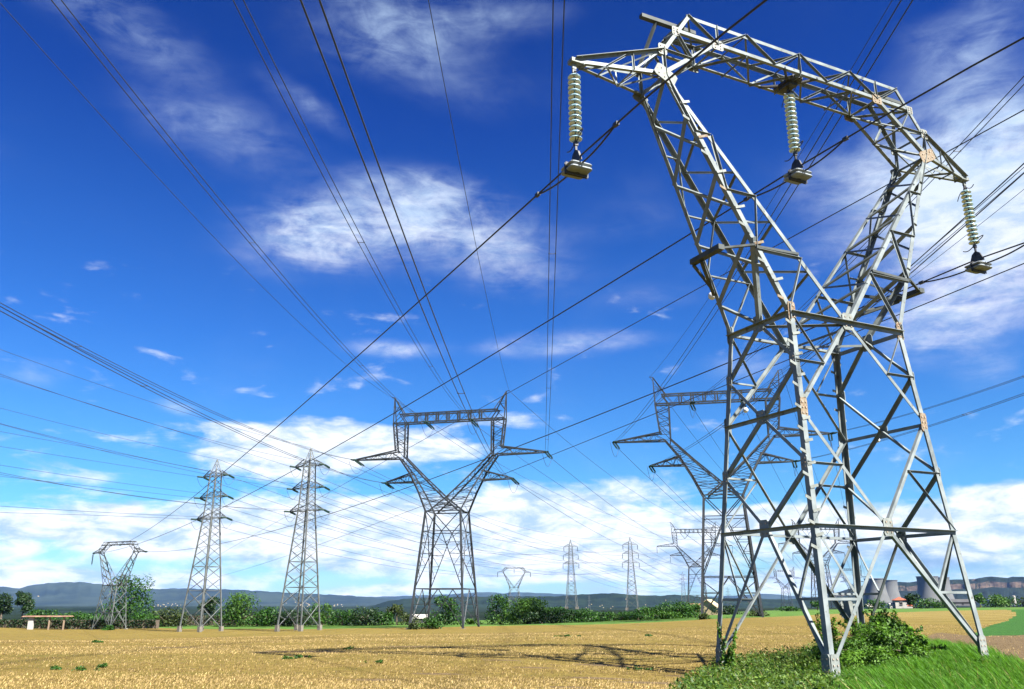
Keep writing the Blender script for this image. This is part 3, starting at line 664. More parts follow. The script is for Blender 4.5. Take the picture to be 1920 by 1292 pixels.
WP1, QW = wide_pylon('dark wide-armed twin-circuit lattice pylon with two earth wire horns, standing whole in mid field', wpos(834, 1177, 150), R(-14)); Q1 = xf(WP1, QW)
def wide_copy(label, px, py, D, rz, sc=1.0):
    o = copy_tree(WP1); o['label'] = label; o.location = wpos(px, py, D); o.rotation_euler = (0, 0, R(rz)); o.scale = (sc, sc, sc); return o, xf(o, QW)
WP2, Q2 = wide_copy('dark wide-armed lattice pylon seen just behind the left legs of the near pylon', 1372, 1158, 142, -13)
WP3, Q3 = wide_copy('smaller far wide-armed pylon left of and behind the one crossing the near legs', 1309, 1142, 418, -8)
WP4, Q4 = wide_copy('far wide-armed pylon seen between the near pylon front leg and back leg', 1545, 1141, 405, -6)
WP5, Q5 = wide_copy('distant wide-armed pylon with flat beam low over the dark hill, left of the front leg', 1476, 1141, 880, 4)
WP6, Q6 = wide_copy('distant wide-armed pylon just left of the cooling towers behind the dark back leg', 1603, 1141, 850, 4)
NP1, QN = narrow_pylon('pale narrow three-armed pylon, left one of the tall pair at the field edge', wpos(376, 1178, 150), R(-28)); NP1.scale = (.945, .945, .935); QA = xf(NP1, QN)
def narrow_copy(label, px, py, D, rz, sc=1.0):
    o = copy_tree(NP1); o['label'] = label; o.location = wpos(px, py, D); o.rotation_euler = (0, 0, R(rz)); o.scale = (sc, sc, sc); return o, xf(o, QN)
NP2, QB = narrow_copy('pale narrow three-armed pylon, right one of the tall pair at the field edge', 560, 1176, 146.5, -26, .972)
NP3, QC = narrow_copy('small narrow three-armed pylon rising from the middle of the right-hand hedge', 1072, 1139, 408, -14)
NP4, QD = narrow_copy('small narrow three-armed pylon behind the hedge, next left of the wide-armed pylons', 1186, 1141, 388, -14)
NP5, QE = narrow_copy('tiny distant narrow pylon above right end of the hedge', 1283, 1137, 800, -14)
NP6, QF = narrow_copy('tiny distant narrow pylon against dark hill between the two small hedge pylons', 1105, 1144, 1900, -14)
NP7, QG = narrow_copy('tiny distant narrow pylon at left end of the right-hand hedge', 922, 1144, 1800, -14)
NP8, QH = narrow_copy('tiny distant narrow pylon under the wide-armed pylon behind the left legs', 1367, 1141, 1300, -14)
SKIP = ('climbing_step', 'bolt', 'outrigger', 'end_bracket', 'hanger_frame')
CP1 = copy_tree(PYLON, None, SKIP); CP1['label'] = 'small cat-head lattice pylon at far left before a leafy tree'; CP1.location = wpos(204, 1180, 168); CP1.rotation_euler = (0, 0, R(-26)); CP1.scale = (.87, .87, .86); CP1.name = 'lattice_pylon'
CP2 = copy_tree(PYLON, None, SKIP); CP2['label'] = 'tiny far cat-head pylon behind the hedge, right of the mid-field wide pylon'; CP2.location = wpos(964, 1139, 425); CP2.rotation_euler = (0, 0, R(12)); CP2.name = 'lattice_pylon'
def pale_copy(o):                                                 # the small pylons are more weathered than the near one
    for c in o.children_recursive:
        if c.type == 'MESH' and c.data.materials and c.data.materials[0] in (STEEL, PLATE, RUST):
            c.material_slots[0].link = 'OBJECT'; c.material_slots[0].material = STEEL_PALE
pale_copy(CP1); pale_copy(CP2)
cq = {'l': V3((-UT, 0, ZT)), 'm': V3((0, 0, ZN)), 'r': V3((UT, 0, ZT))}; QP = xf(CP1, cq); QP2 = xf(CP2, cq)
# sign plate on the back leg
sp = at(1588, 1143, 27.4); m = MB(); lp = PYLON_M.inverted() @ sp
m.plate(lp, (-.3, -1, 0), (1, -.3, 0), .40, .50, .03, .10); m.bar(lp+V3((-.25, .04, .14)), lp+V3((.5, .04, .14)), .06); m.bar(lp+V3((-.25, .04, -.14)), lp+V3((.5, .04, -.14)), .06); so = m.build('sign_plate', PLATE, PYLON)
# ------------------------------------------------------------------ strings and wires
def hstring(p, d, label, L=2.6, r=.15, twin=True, grp='insulator strings on the far pylons', nd=10):
    d = Vector(d).normalized(); p = Vector(p); m = MB(); a = d.cross(V3((0, 0, 1)));
    a = a.normalized() if a.length > .1 else V3((1, 0, 0)); b = a.cross(d)
    offs = (-.22, .22) if twin else (0,)
    for o in offs:
        for k in range(nd):
            t0 = p+a*o+d*(L*(.12+.8*k/nd)); t1 = t0+d*(L*.8/nd*.62)
            m.prism([t0+(a*math.cos(x)+b*math.sin(x))*r for x in np.linspace(0, 2*math.pi, 7)[:-1]], [t1+(a*math.cos(x)+b*math.sin(x))*r*.55 for x in np.linspace(0, 2*math.pi, 7)[:-1]])
        m.bar(p+a*o, p+a*o+d*L, .06, sides=4)
    if twin: m.bar(p+a*-.3+d*L, p+a*.3+d*L, .09); m.bar(p+a*-.3, p+a*.3, .09)
    o = m.build('insulator_string', STRING, None); tag(o, label, 'insulator', grp); return p+d*L
def para(P0, P1, S, n=40):
    P0, P1 = Vector(P0), Vector(P1); return [P0.lerp(P1, t)-V3((0, 0, 4*S*t*(1-t))) for t in np.linspace(0, 1, n)]
def sag_for(P0, P1, obs):                                         # sag that carries the wire through the seen points
    P0, P1 = Vector(P0), Vector(P1); h = (P1-P0).xy; n = Vector((-h.y, h.x, 0)); out = []
    for px, py in obs:
        d = ray(px, py); o = Vector((0, 0, CAM_Z)); t = (P0-o).dot(n)/d.dot(n); p = o+d*t; s = (p-P0).xy.dot(h)/h.dot(h)
        out.append((P0.z+(P1.z-P0.z)*s-p.z)/(4*s*(1-s)))
    return float(np.median(out))
def plane_wire(P0, dirxy, obs, T, n=40, w0=True):                 # vertical plane through P0; parabola through the seen points
    P0 = Vector(P0); h = Vector((*dirxy, 0)).normalized(); n_ = Vector((-h.y, h.x, 0)); A = []; B = []
    for px, py in obs:
        d = ray(px, py); o = Vector((0, 0, CAM_Z)); t = (P0-o).dot(n_)/d.dot(n_); p = o+d*t; s = (p-P0).dot(h); A.append((s, s*s) if w0 else (1, s, s*s)); B.append(p.z-P0.z)
    c = np.linalg.lstsq(np.array(A), np.array(B), rcond=None)[0]; c = (0, *c) if w0 else c
    return [P0+h*s+V3((0, 0, float(c[0]+c[1]*s+c[2]*s*s))) for s in (np.linspace(0, T, n) if np.isscalar(T) else np.linspace(T[0], T[1], n))], c
def wire(pts, r, label, cat='cable', grp=None, m=None):
    b = MB(); b.tube(pts, r, 5); o = b.build('power_cable', m or WIRE, None, True); return tag(o, label, cat, grp)
def bundle(pts, label, r=.028, gap=.42, grp=None, sp=26., first=10.):
    pts = [Vector(p) for p in pts]; root = thing('twin_cable', label, 'cable', pts[0], 0, grp); d = (pts[-1]-pts[0]); a = Vector((d.y, -d.x, 0)).normalized()
    for s in (-1, 1):
        b = MB(); b.tube([p-pts[0]+a*s*gap/2 for p in pts], r, 5); b.build('conductor', WIRE, root, True)
    acc, nx = 0, first
    for i in range(1, len(pts)):
        L = (pts[i]-pts[i-1]).length
        while acc+L > nx:
            p = pts[i-1].lerp(pts[i], (nx-acc)/L)-pts[0]; b = MB(); b.tube([p-a*gap*.5, p-a*gap*.25-V3((0, 0, .03)), p+a*gap*.25-V3((0, 0, .03)), p+a*gap*.5], r*.8, 5); b.lathe([(0, -.07), (.04, -.03), (.04, .03), (0, .07)], p-a*gap*.5, 8); b.lathe([(0, -.07), (.04, -.03), (.04, .03), (0, .07)], p+a*gap*.5, 8); b.build('spacer', DARKMETAL, root); nx += sp
        acc += L
    return root
def loop(p0, d0, p1, d1, parent_label, S=2.6, r=.03, grp='jumper loops on the far pylons'):
    o = wire(para(p0, p1, S, 14), r, parent_label, 'cable', grp); o.name = 'jumper_cable'; return o
# near line: conductor through each clamp, with the loop of armour cable under it
ENDS = {a: QP[b]+(CL[a]-QP[b]).normalized()*2.2-V3((0, 0, .15)) for a, b in (('l', 'm'), ('m', 'l'), ('r', 'r'))}; TIPS = {'l': 'm', 'm': 'l', 'r': 'r'}
SEEN = {'l': [(665, 670), (430, 880)], 'm': [(1000, 618), (735, 777), (419, 960)], 'r': [(1260, 720), (1000, 824), (790, 907), (549, 990)]}
SEEN_R = {'l': [(1150, 237), (1195, 197), (1435, 0)], 'm': [(1585, 260), (1705, 190), (1920, 70)], 'r': [(1920, 450)]}
NMS = {'l': 'left', 'm': 'middle', 'r': 'right'}
for k in 'lmr':
    c = CL[k]; S = sag_for(c, ENDS[k], SEEN[k]); left = para(c, ENDS[k], S, 80)
    if k == 'r': right = [c-TV*s+V3((0, 0, -.035*s+.00055*s*s)) for s in np.linspace(0, 120, 40)]
    else: right = plane_wire(c, (-TV).xy, SEEN_R[k], 120)[0]
    w_ = wire(list(reversed(right))[:-1]+left, .027, f'thick dark cable through the clamp of the {NMS[k]} insulator on the near pylon', 'cable', 'cables of the near pylon', CABLE)
    def on(pts, s):
        acc = 0
        for i in range(1, len(pts)):
            L = (pts[i]-pts[i-1]).length
            if acc+L >= s: return pts[i-1].lerp(pts[i], (s-acc)/L)
            acc += L
    a, b = on(left, 2.15), on(right, 2.0); m = MB(); m.tube(para(a, c-V3((0, 0, .24)), .09, 10)+para(c-V3((0, 0, .24)), b, .09, 10)[1:], .026, 6); m.build('armour_loop', CABLE, w_, True)
    for p, dd in ((a, left[3]-left[0]), (b, right[3]-right[0])): m = MB(); m.bar(p-dd.normalized()*.09, p+dd.normalized()*.09, .09, .10); m.build('collar', DARKMETAL, w_)
# two more cables running behind the near pylon
b0 = TW+TU*13; cb = plane_wire(b0, TV.xy, [(1920, 230), (1785, 290), (1665, 350), (1480, 437), (1310, 520), (1000, 704), (830, 807), (660, 904), (406, 1043)], (-9, 330), 90, False); wire(cb[0], .026, 'dark cable passing behind the near pylon beam, above its right insulator string', 'cable', 'cables behind the near pylon')
c0 = TW+TU*17; cc_ = plane_wire(c0, TV.xy, [(1920, 505), (1700, 577), (1484, 671), (1375, 712), (1000, 868), (766, 960), (660, 998), (538, 1042)], (-9, 330), 90, False); wire(cc_[0], .026, 'dark cable passing behind the near pylon, below its right insulator weight', 'cable', 'cables behind the near pylon')
# wide pylons: near spans overhead, far spans to the next pylon
PN = {('a', -1): 'outer left arm', ('b', -1): 'lower left arm', ('m', -1): 'left beam hanger', ('m', 1): 'right beam hanger', ('b', 1): 'lower right arm', ('a', 1): 'outer right arm', ('e', -1): 'left horn', ('e', 1): 'right horn'}
def fit_wire(P0, az, pts):
    h = (math.sin(R(az)), math.cos(R(az))); n_ = Vector((-h[1], h[0], 0)); A = []; B = []
    for px, py in pts:
        d = ray(px, py); o = Vector((0, 0, CAM_Z)); t = (P0-o).dot(n_)/d.dot(n_); p = o+d*t; s = (p-P0).dot(Vector((*h, 0))); A.append((s, s*s)); B.append(p.z-P0.z)
    A.append((240*3e-1, 240*240*3e-1)); B.append(4*3e-1)                     # the span ends near the height it starts from
    return np.linalg.lstsq(np.array(A), np.array(B), rcond=None)[0]
OB1 = {('e', -1): [(0, 10), (390, 430)], ('e', 1): [(805, 0), (885, 430)], ('m', -1): [(113, 0), (457, 430), (570, 560)], ('b', 1): [(578, 0), (730, 325), (790, 560)], ('m', 1): [(455, 0), (640, 380), (738, 560)], ('a', 1): [(1047, 0), (1040, 300)], ('a', -1): [(0, 556), (300, 727)], ('b', -1): [(0, 573), (320, 738)]}
AZ1, AZ2 = 182.0, 181.5
D1 = {k: fit_wire(Q1[k], AZ1, v) for k, v in OB1.items()}
OB2 = {('e', -1): [(1329, 562), (1379, 486), (1668, 0)], ('a', -1): [(1242, 721), (1326, 594), (1403, 480), (1692, 0)]}
OB2.update({('m', -1): [(1785, 290), (1920, 135)], ('m', 1): [(1710, 500), (1920, 305)], ('a', 1): [(1640, 800), (1920, 700)], ('e', 1): [(1920, 355)]})
D2 = {k: fit_wire(Q2[k], AZ2, v) for k, v in OB2.items()}
MEAN2 = np.mean([D2[k] for k in (('a', -1), ('e', -1))], 0)
for k in PN: D2.setdefault(k, MEAN2)
def near_span(Q, D, az, nm, which, T, strings):
    h = Vector((math.sin(R(az)), math.cos(R(az)), 0))
    for k in which:
        p = Q[k].copy(); c = D[k]
        if k[0] != 'e' and strings:
            p = hstring(p, h+V3((0, 0, -.1)), f'dark twin insulator string towards camera on {PN[k]} of {nm}', 2.9)
        pts = [p+h*s+V3((0, 0, float(c[0]*s+c[1]*s*s))) for s in np.linspace(0, T, 60)]
        if k[0] == 'e': wire(pts, .024, f'thin earth wire overhead from the {PN[k]} of {nm}', 'cable', 'earth wires')
        else: bundle(pts, f'twin overhead cables from the {PN[k]} of {nm}', .027, .42, 'twin cables of the wide-armed pylons', 38, 16)
def far_span(Q, Qn, nm, which, S, r, twin_str=True, suspend=2.6):
    for k in which:
        p = Q[k].copy(); e = Qn[k].copy()
        if k[0] != 'e': e = e-V3((0, 0, suspend))
        d = (e-p); d.z -= 4*S
        if k[0] != 'e' and twin_str:
            st = p; p = hstring(p, d+V3((0, 0, -.1*d.length)), f'dark insulator string pointing away on {PN[k]} of {nm}', 2.9)
            h = d.normalized(); q = st-Vector((h.x, h.y, .1))*2.8
            loop(p, None, st-V3((h.x*2.4, h.y*2.4, .3)), None, f'hanging jumper loop under the {PN[k]} of {nm}', 1.9, .03)
        wire(para(p, e, S, 30), r, f'far cable from the {PN[k]} of {nm} towards the hills', 'cable', 'far cables')
ALL8 = list(PN)
near_span(Q1, D1, AZ1, 'mid-field wide pylon', ALL8, 190, True)
near_span(Q2, D2, AZ2, 'wide pylon behind near legs', ALL8, 190, True)
far_span(Q1, Q3, 'mid-field wide pylon', ALL8, 7, .036); far_span(Q2, Q4, 'wide pylon behind near legs', ALL8, 7, .036)
far_span(Q3, Q5, 'left far wide pylon', ALL8, 9, .06, False); far_span(Q4, Q6, 'right far wide pylon', ALL8, 9, .06, False)
for Q, nm in ((Q3, 'left far wide pylon'), (Q4, 'right far wide pylon')):
    for k in PN:
        if k[0] in 'ab': hstring(Q[k], (0, 0, -1), f'hanging insulator string on {PN[k]} of {nm}', 3.4, .16, False)
        if k[0] == 'm':
            c = Q[k]-V3((0, 0, 2.8)); m = MB()
            for s in (-1, 1): m.bar(Q[k]+V3((s*2.2, 0, 0)), c, .18, sides=5)
            tag(m.build('insulator_string', STRING), f'V-shaped insulator string on {PN[k]} of {nm}', 'insulator', 'insulator strings on the far pylons')
for k, s in (((1335, 555), Q2['e', -1]), ((1398, 769), Q2['m', 1])): pass
BALLS = [('white warning ball on a cable left of near pylon waist', 1335, 555, 60), ('white warning ball on a cable behind near left leg', 1398, 769, 92), ('white warning ball on a cable behind near right bracing', 1645, 825, 95)]
for lb, px, py, D in BALLS:
    m = MB(); m.lathe([(.3*math.sin(t), -.3*math.cos(t)) for t in np.linspace(0, math.pi, 9)], (0, 0, 0), 14); b = m.build('warning_ball', BALL, None, True, at(px, py, D)); tag(b, lb, 'ball', 'white warning balls')
# narrow pylons
NN = {('t', -1): 'top left arm', ('t', 1): 'top right arm', ('m', -1): 'middle left arm', ('m', 1): 'middle right arm', ('b', -1): 'bottom left arm', ('b', 1): 'bottom right arm', ('e', 0): 'peak'}
OBN = {'A': {('e', 0): [(0, 765), (200, 815)], ('t', -1): [(0, 837), (200, 868)], ('t', 1): [(0, 809), (200, 846)], ('m', -1): [(0, 893), (200, 915)], ('m', 1): [(0, 872), (200, 902)], ('b', -1): [(0, 961), (200, 967)], ('b', 1): [(0, 949), (200, 961)]},
       'B': {('e', 0): [(0, 655), (300, 759)], ('t', -1): [(0, 703), (160, 758), (400, 828)], ('t', 1): [(0, 701), (160, 756), (400, 826)], ('m', -1): [(0, 796), (160, 836), (549, 914)], ('m', 1): [(0, 794), (160, 834)], ('b', -1): [(0, 888), (160, 918), (549, 965)], ('b', 1): [(0, 886), (160, 916)]}}
for Q, Qn, nm, key, dr in ((QA, QC, 'left narrow pylon', 'A', Vector((-83, -258, 0))), (QB, QD, 'right narrow pylon', 'B', Vector((-89, -242, 0)))):
    dr.normalize(); dn = (Qn['b', 1]-Q['b', 1]).normalized()
    for k in NN:
        p = Q[k]; st = p.copy()
        if k[0] != 'e': st = hstring(p, dr+V3((0, 0, -.06)), f'dark insulator string pointing left on {NN[k]} of {nm}', 1.7, .17, False)
        pts, c = plane_wire(st, dr.xy, OBN[key][k], 120, 40); wire(pts, .024, f'cable coming in from the left to the {NN[k]} of {nm}', 'cable', 'cables of the narrow pylons')
        e = Qn[k]-V3((0, 0, 2. if k[0] != 'e' else 0)); s2 = p.copy()
        if k[0] != 'e':
            s2 = hstring(p, dn+V3((0, 0, -.18)), f'dark insulator string pointing right on {NN[k]} of {nm}', 1.9, .19, False)
            loop(st, None, s2, None, f'hanging jumper loop under the {NN[k]} of {nm}', 1.5, .026)
        wire(para(s2, e, 6, 30), .034, f'far cable from the {NN[k]} of {nm} towards the hills', 'cable', 'far cables')
for Q, Qn, nm in ((QC, QE, 'middle hedge pylon'), (QD, QE, 'right hedge pylon')):
    for k in NN:
        if k[0] != 'e': hstring(Q[k], (0, 0, -1), f'hanging insulator string on {NN[k]} of {nm}', 2.2, .2, False)
        dn = Vector((.33, .94, 0)); z = 0 if k[0] == 'e' else 2.2; wire(para(Q[k]-V3((0, 0, z)), Q[k]-V3((0, 0, z))+dn*390, 8, 24), .05, f'faint cable beyond the {NN[k]} of {nm}', 'cable', 'far cables')
# strings of the two small cat-head pylons
for k, nm in (('m', 'left arm'), ('l', 'beam'), ('r', 'right arm')):
    e = ENDS[k]; t = QP[TIPS[k]]; hstring(t, e-t, f'dark insulator string on {nm} of small cat-head pylon at far left', (e-t).length, .17, False)
    hstring(QP2[k], (0, 0, -1), f'hanging insulator string on {nm} of tiny cat-head pylon behind hedge', 2.4, .22, False)
hstring(QP['l'], (0, 0, -1), 'dark insulator string hanging straight down from left arm of small cat-head pylon', 2.2, .17, False)
# ------------------------------------------------------------------ vegetation
LEAF_D = leaf_mat('leaves_dark', (.006, .019, .004), (.017, .042, .009), .25)
LEAF_M = leaf_mat('leaves_mid', (.009, .036, .004), (.032, .092, .008), .3)
LEAF_B = leaf_mat('leaves_bright', (0.020, 0.058, 0.007), (0.058, 0.129, 0.014), .35)
LEAF_O = leaf_mat('leaves_olive', (.018, .028, .007), (.045, .066, .014), .3)
LEAF_S = leaf_mat('leaves_shrub', (.022, .066, .006), (.105, .215, .018), .4)
GRASS_M = leaf_mat('grass_blades', (0.0271, 0.0779, 0.0094), (0.0920, 0.2207, 0.0201), .4)
HERB_M = leaf_mat('herb_leaves', (.018, .052, .006), (.105, .165, .022), .35)
STRAW_M = leaf_mat('straw', (.075, .045, .014), (.42, .305, .125), .15)
BARK = mat('bark', (.10, .075, .05), (.06, .045, .03), 6, .9)
def leaf_cloud(lobes, n, size, flat=.55, shell=.55):
    """leaf-sized quads scattered through ellipsoid lobes: (cx, cy, cz, rx, ry, rz)"""
    L = np.array(lobes, float); vol = L[:, 3]*L[:, 4]*L[:, 5]; w = vol**.75; idx = rng.choice(len(L), n, p=w/w.sum())
    d = rng.normal(size=(n, 3)); d /= np.linalg.norm(d, axis=1)[:, None]; rad = shell+(1-shell)*rng.random(n)**.6; rad *= 1+.12*rng.normal(size=n)
    P = L[idx, :3]+d*rad[:, None]*L[idx, 3:6]
    nrm = d*flat+rng.normal(size=(n, 3))*.55+np.array([0, 0, .45]); nrm /= np.linalg.norm(nrm, axis=1)[:, None]
    t = np.cross(nrm, rng.normal(size=(n, 3))); t /= np.linalg.norm(t, axis=1)[:, None]; b = np.cross(nrm, t)
    s = size*(.6+.8*rng.random(n))[:, None]; V = np.stack([P-t*s, P+b*s*.55+t*s*.1, P+t*s, P-b*s*.55+t*s*.1], 1)
    tint = np.clip(.5+.28*rng.normal(size=n)+.25*np.sin(L[idx, 0]*7+L[idx, 2]*5), 0, 1)
    return V, tint
def crown_lobes(w, h, z0, k, squash=.55):
    out = []
    for _ in range(k):
        t = rng.random(); a = rng.random()*6.283; zz = z0+h*(.18+.68*t); env = math.sqrt(max(.05, 1-((zz-z0-h*.45)/(h*.58))**2)); rr = w*.5*env*math.sqrt(rng.random())*.78
        r = w*(.15+.13*rng.random()); out.append((rr*math.cos(a), rr*math.sin(a)*squash, zz, r, r*.9, min(r*.9, h*.3)))
    return out
def tree(name, label, cat, px, ytop, ybase, wpx, D, m, grp, trunk=True, dens=1., k=9):
    x = gx(px, D); z = hz(x, D); zt = at(px, ytop, D).z; w = wpx/F_PX*D*CP; h = max(.8, zt-z)
    root = thing(name, label, cat, (x, D, z), 0, grp)
    size = max(.10, D/857*.95); n = int(min(5200, max(350, dens*2.3*w*h/(size*size))))
    z0 = h*.22 if trunk else -.02*h
    if not trunk: w *= 1.15
    lob = crown_lobes(w*.92, h*1.0-z0 if trunk else h*1.2, z0, k if trunk else k+5); lob = [(a, b, min(c, h-f*.9), d, e, f) for a, b, c, d, e, f in lob]
    if not trunk: lob += [(w*(i/5-.4), 0, h*.22, w*.22, w*.18, h*.28) for i in range(5)]
    V, t = leaf_cloud(lob, n, size); V[..., 2] = np.maximum(V[..., 2], .02)
    quads('crown', V, m, t, root)
    b = MB(); th = h*(.55 if trunk else .4); r = max(.08, w*.035)
    b.lathe([(r*1.3, -.2), (r, th*.3), (r*.6, th*.8), (r*.3, th)], (0, 0, 0), 8)
    for i in range(5):
        a = i*1.3+rng.random(); p = V3((0, 0, th*(.45+.1*i))); b.bar(p, p+V3((math.cos(a)*w*.28, math.sin(a)*w*.2, h*.22)), r*.5, sides=5)
    b.build('trunk', BARK, root); return root
TR = 'trees beyond the field'; BU = 'bushes at the field edge'
for a in [
 ('tree', 'dark rounded tree at far left edge of the photo', 'tree', 6, 1112, 1163, 54, 235, LEAF_D, TR, True, 1.2),
 ('tree', 'dark pointed tree, second from the left edge', 'tree', 45, 1107, 1163, 44, 232, LEAF_D, TR, True, 1.2),
 ('tree', 'tall leafy green tree right behind the small cat-head pylon', 'tree', 240, 1078, 1170, 78, 188, LEAF_M, TR, False, 1.6, 20),
 ('tree', 'olive tree between legs of the left narrow pylon', 'tree', 393, 1117, 1168, 38, 190, LEAF_D, TR, True, 1.2),
 ('bush', 'bright green rounded tree right of the left narrow pylon', 'tree', 452, 1112, 1172, 76, 180, LEAF_B, TR, False, 1.3, 14),
 ('tree', 'bright tree seen behind the right narrow pylon legs', 'tree', 601, 1131, 1170, 46, 182, LEAF_B, TR, False, 1.2),
 ('tree', 'olive round tree left of the mid-field wide pylon', 'tree', 745, 1133, 1169, 46, 178, LEAF_O, TR, True, 1.2),
 ('tree', 'dark tree standing inside the mid-field wide pylon legs', 'tree', 836, 1117, 1172, 50, 168, LEAF_M, TR, False, 1.3),
 ('tree', 'upright tree at left end of the right-hand hedge', 'tree', 940, 1114, 1171, 46, 168, LEAF_M, TR, False, 1.2),
 ('tree', 'dark narrow tree beside the right pair of cooling towers', 'tree', 1712, 1112, 1141, 34, 275, LEAF_D, TR, True, 1.2),
 ('tree', 'rounded green tree right of the white house', 'tree', 1738, 1121, 1142, 44, 272, LEAF_M, TR, False, 1.1),
 ('tree', 'small tree under the right cooling towers', 'tree', 1768, 1126, 1142, 40, 270, LEAF_M, TR, False, 1.1),
 ('tree', 'slim tree right of the near pylon right foot', 'tree', 1838, 1112, 1140, 26, 275, LEAF_M, TR, True, 1.1),
 ('tree', 'round bright tree under the cliff at right', 'tree', 1866, 1114, 1140, 42, 272, LEAF_B, TR, False, 1.1),
 ('tree', 'low green tree at right, third from the edge', 'tree', 1893, 1119, 1140, 32, 278, LEAF_M, TR, False, 1.1),
 ('tree', 'dull green tree cut by the right edge of the photo', 'tree', 1925, 1119, 1140, 40, 280, LEAF_O, TR, False, 1.1),
 ('tree', 'small tree behind the front leg of the near pylon', 'tree', 1532, 1124, 1147, 26, 250, LEAF_M, TR, True, 1.1),
 ('bush', 'bushy tree left of the white house', 'tree', 1640, 1124, 1143, 44, 268, LEAF_M, TR, False, 1.1),
 ('bush', 'green bush behind the low red roofed shed', 'bush', 150, 1148, 1170, 80, 215, LEAF_M, BU, False, 1.8),
 ('bush', 'low bush left of the shed', 'bush', 84, 1143, 1168, 50, 222, LEAF_M, BU, False, 1.8),
 ('bush', 'brownish bush left of the left narrow pylon', 'bush', 312, 1139, 1172, 76, 186, LEAF_O, BU, False, 1.8),
 ('bush', 'small bush between small cat-head pylon and narrow pylon', 'bush', 275, 1150, 1172, 46, 184, LEAF_M, BU, False, 1.8),
 ('bush', 'dark bush between the two narrow pylons', 'bush', 505, 1138, 1173, 62, 178, LEAF_M, BU, False, 1.8),
 ('bush', 'bush behind the right narrow pylon', 'bush', 556, 1143, 1173, 62, 178, LEAF_D, BU, False, 1.8),
 ('bush', 'low green bush right of the right narrow pylon', 'bush', 645, 1143, 1171, 52, 178, LEAF_M, BU, False, 1.8),
 ('bush', 'dark bush midway between narrow and wide pylon', 'bush', 688, 1139, 1170, 56, 176, LEAF_D, BU, False, 1.8),
 ('bush', 'thin bush beside the olive round tree', 'bush', 718, 1147, 1170, 36, 176, LEAF_M, BU, False, 1.8),
 ('bush', 'light bush left of the wide pylon left foot', 'bush', 768, 1152, 1171, 34, 176, LEAF_O, BU, False, 1.8),
 ('bush', 'low round bush at the wide pylon left foot', 'bush', 806, 1157, 1177, 36, 148, LEAF_M, BU, False, 1.8),
 ('bush', 'low bush right of the wide pylon', 'bush', 884, 1160, 1174, 34, 170, LEAF_B, BU, False, 1.8),
 ('bush', 'big bright bush in the left half of the right-hand hedge', 'bush', 992, 1121, 1172, 88, 166, LEAF_B, BU, False, 1.8, 14),
 ('bush', 'hedge bush left of the middle hedge pylon', 'bush', 1042, 1138, 1172, 60, 166, LEAF_M, BU, False, 1.8),
 ('bush', 'hedge bush below the middle hedge pylon', 'bush', 1085, 1141, 1172, 62, 166, LEAF_M, BU, False, 1.8),
 ('bush', 'lower hedge bush between the two hedge pylons', 'bush', 1130, 1147, 1171, 62, 166, LEAF_M, BU, False, 1.8),
 ('bush', 'hedge bush left of the right hedge pylon', 'bush', 1172, 1147, 1170, 56, 166, LEAF_M, BU, False, 1.8),
 ('bush', 'hedge bush right of the right hedge pylon', 'bush', 1218, 1137, 1168, 62, 166, LEAF_M, BU, False, 1.8),
 ('bush', 'tall hedge bush near the left legs of the near pylon', 'bush', 1268, 1128, 1166, 70, 164, LEAF_M, BU, False, 1.8, 12),
 ('bush', 'low dark bush filling the hedge front below the big bright bush', 'bush', 1015, 1146, 1173, 70, 163, LEAF_D, BU, False, 1.8),
 ('bush', 'low dark bush filling the hedge front right of the middle hedge pylon', 'bush', 1110, 1152, 1172, 70, 163, LEAF_M, BU, False, 1.8),
 ('bush', 'low bush filling the hedge front between the hedge pylons', 'bush', 1152, 1153, 1171, 60, 164, LEAF_B, BU, False, 1.8),
 ('bush', 'low bush filling the hedge front right of the right hedge pylon', 'bush', 1196, 1150, 1169, 64, 163, LEAF_M, BU, False, 1.8),
 ('bush', 'low bush filling the hedge front near the tall hedge bush', 'bush', 1244, 1146, 1167, 60, 162, LEAF_B, BU, False, 1.8),
 ('bush', 'light green bush at the right end of the hedge', 'bush', 1302, 1131, 1163, 30, 166, LEAF_B, BU, False, 1.8),
 ('bush', 'dark bush behind the near pylon left foot', 'bush', 1362, 1135, 1157, 46, 190, LEAF_D, BU, False, 1.8),
 ('bush', 'dark low bush at far foot of second wide pylon', 'bush', 1418, 1143, 1156, 34, 150, LEAF_O, BU, False, 1.8),
 ('bush', 'round bush at the far field edge behind the near front leg', 'bush', 1480, 1137, 1152, 40, 240, LEAF_M, BU, False, 1.8),
 ('bush', 'weedy clump at the foot of the mid-field wide pylon', 'bush', 776, 1168, 1179, 18, 146, LEAF_O, BU, False, 1.),
 ('bush', 'weedy clump at the foot of second wide pylon', 'bush', 1318, 1150, 1166, 20, 138, LEAF_O, BU, False, 1.),
 ('bush', 'small weedy clump at the foot of the small cat-head pylon', 'bush', 209, 1172, 1182, 20, 164, LEAF_M, BU, False, 1.),
]: tree(*a)
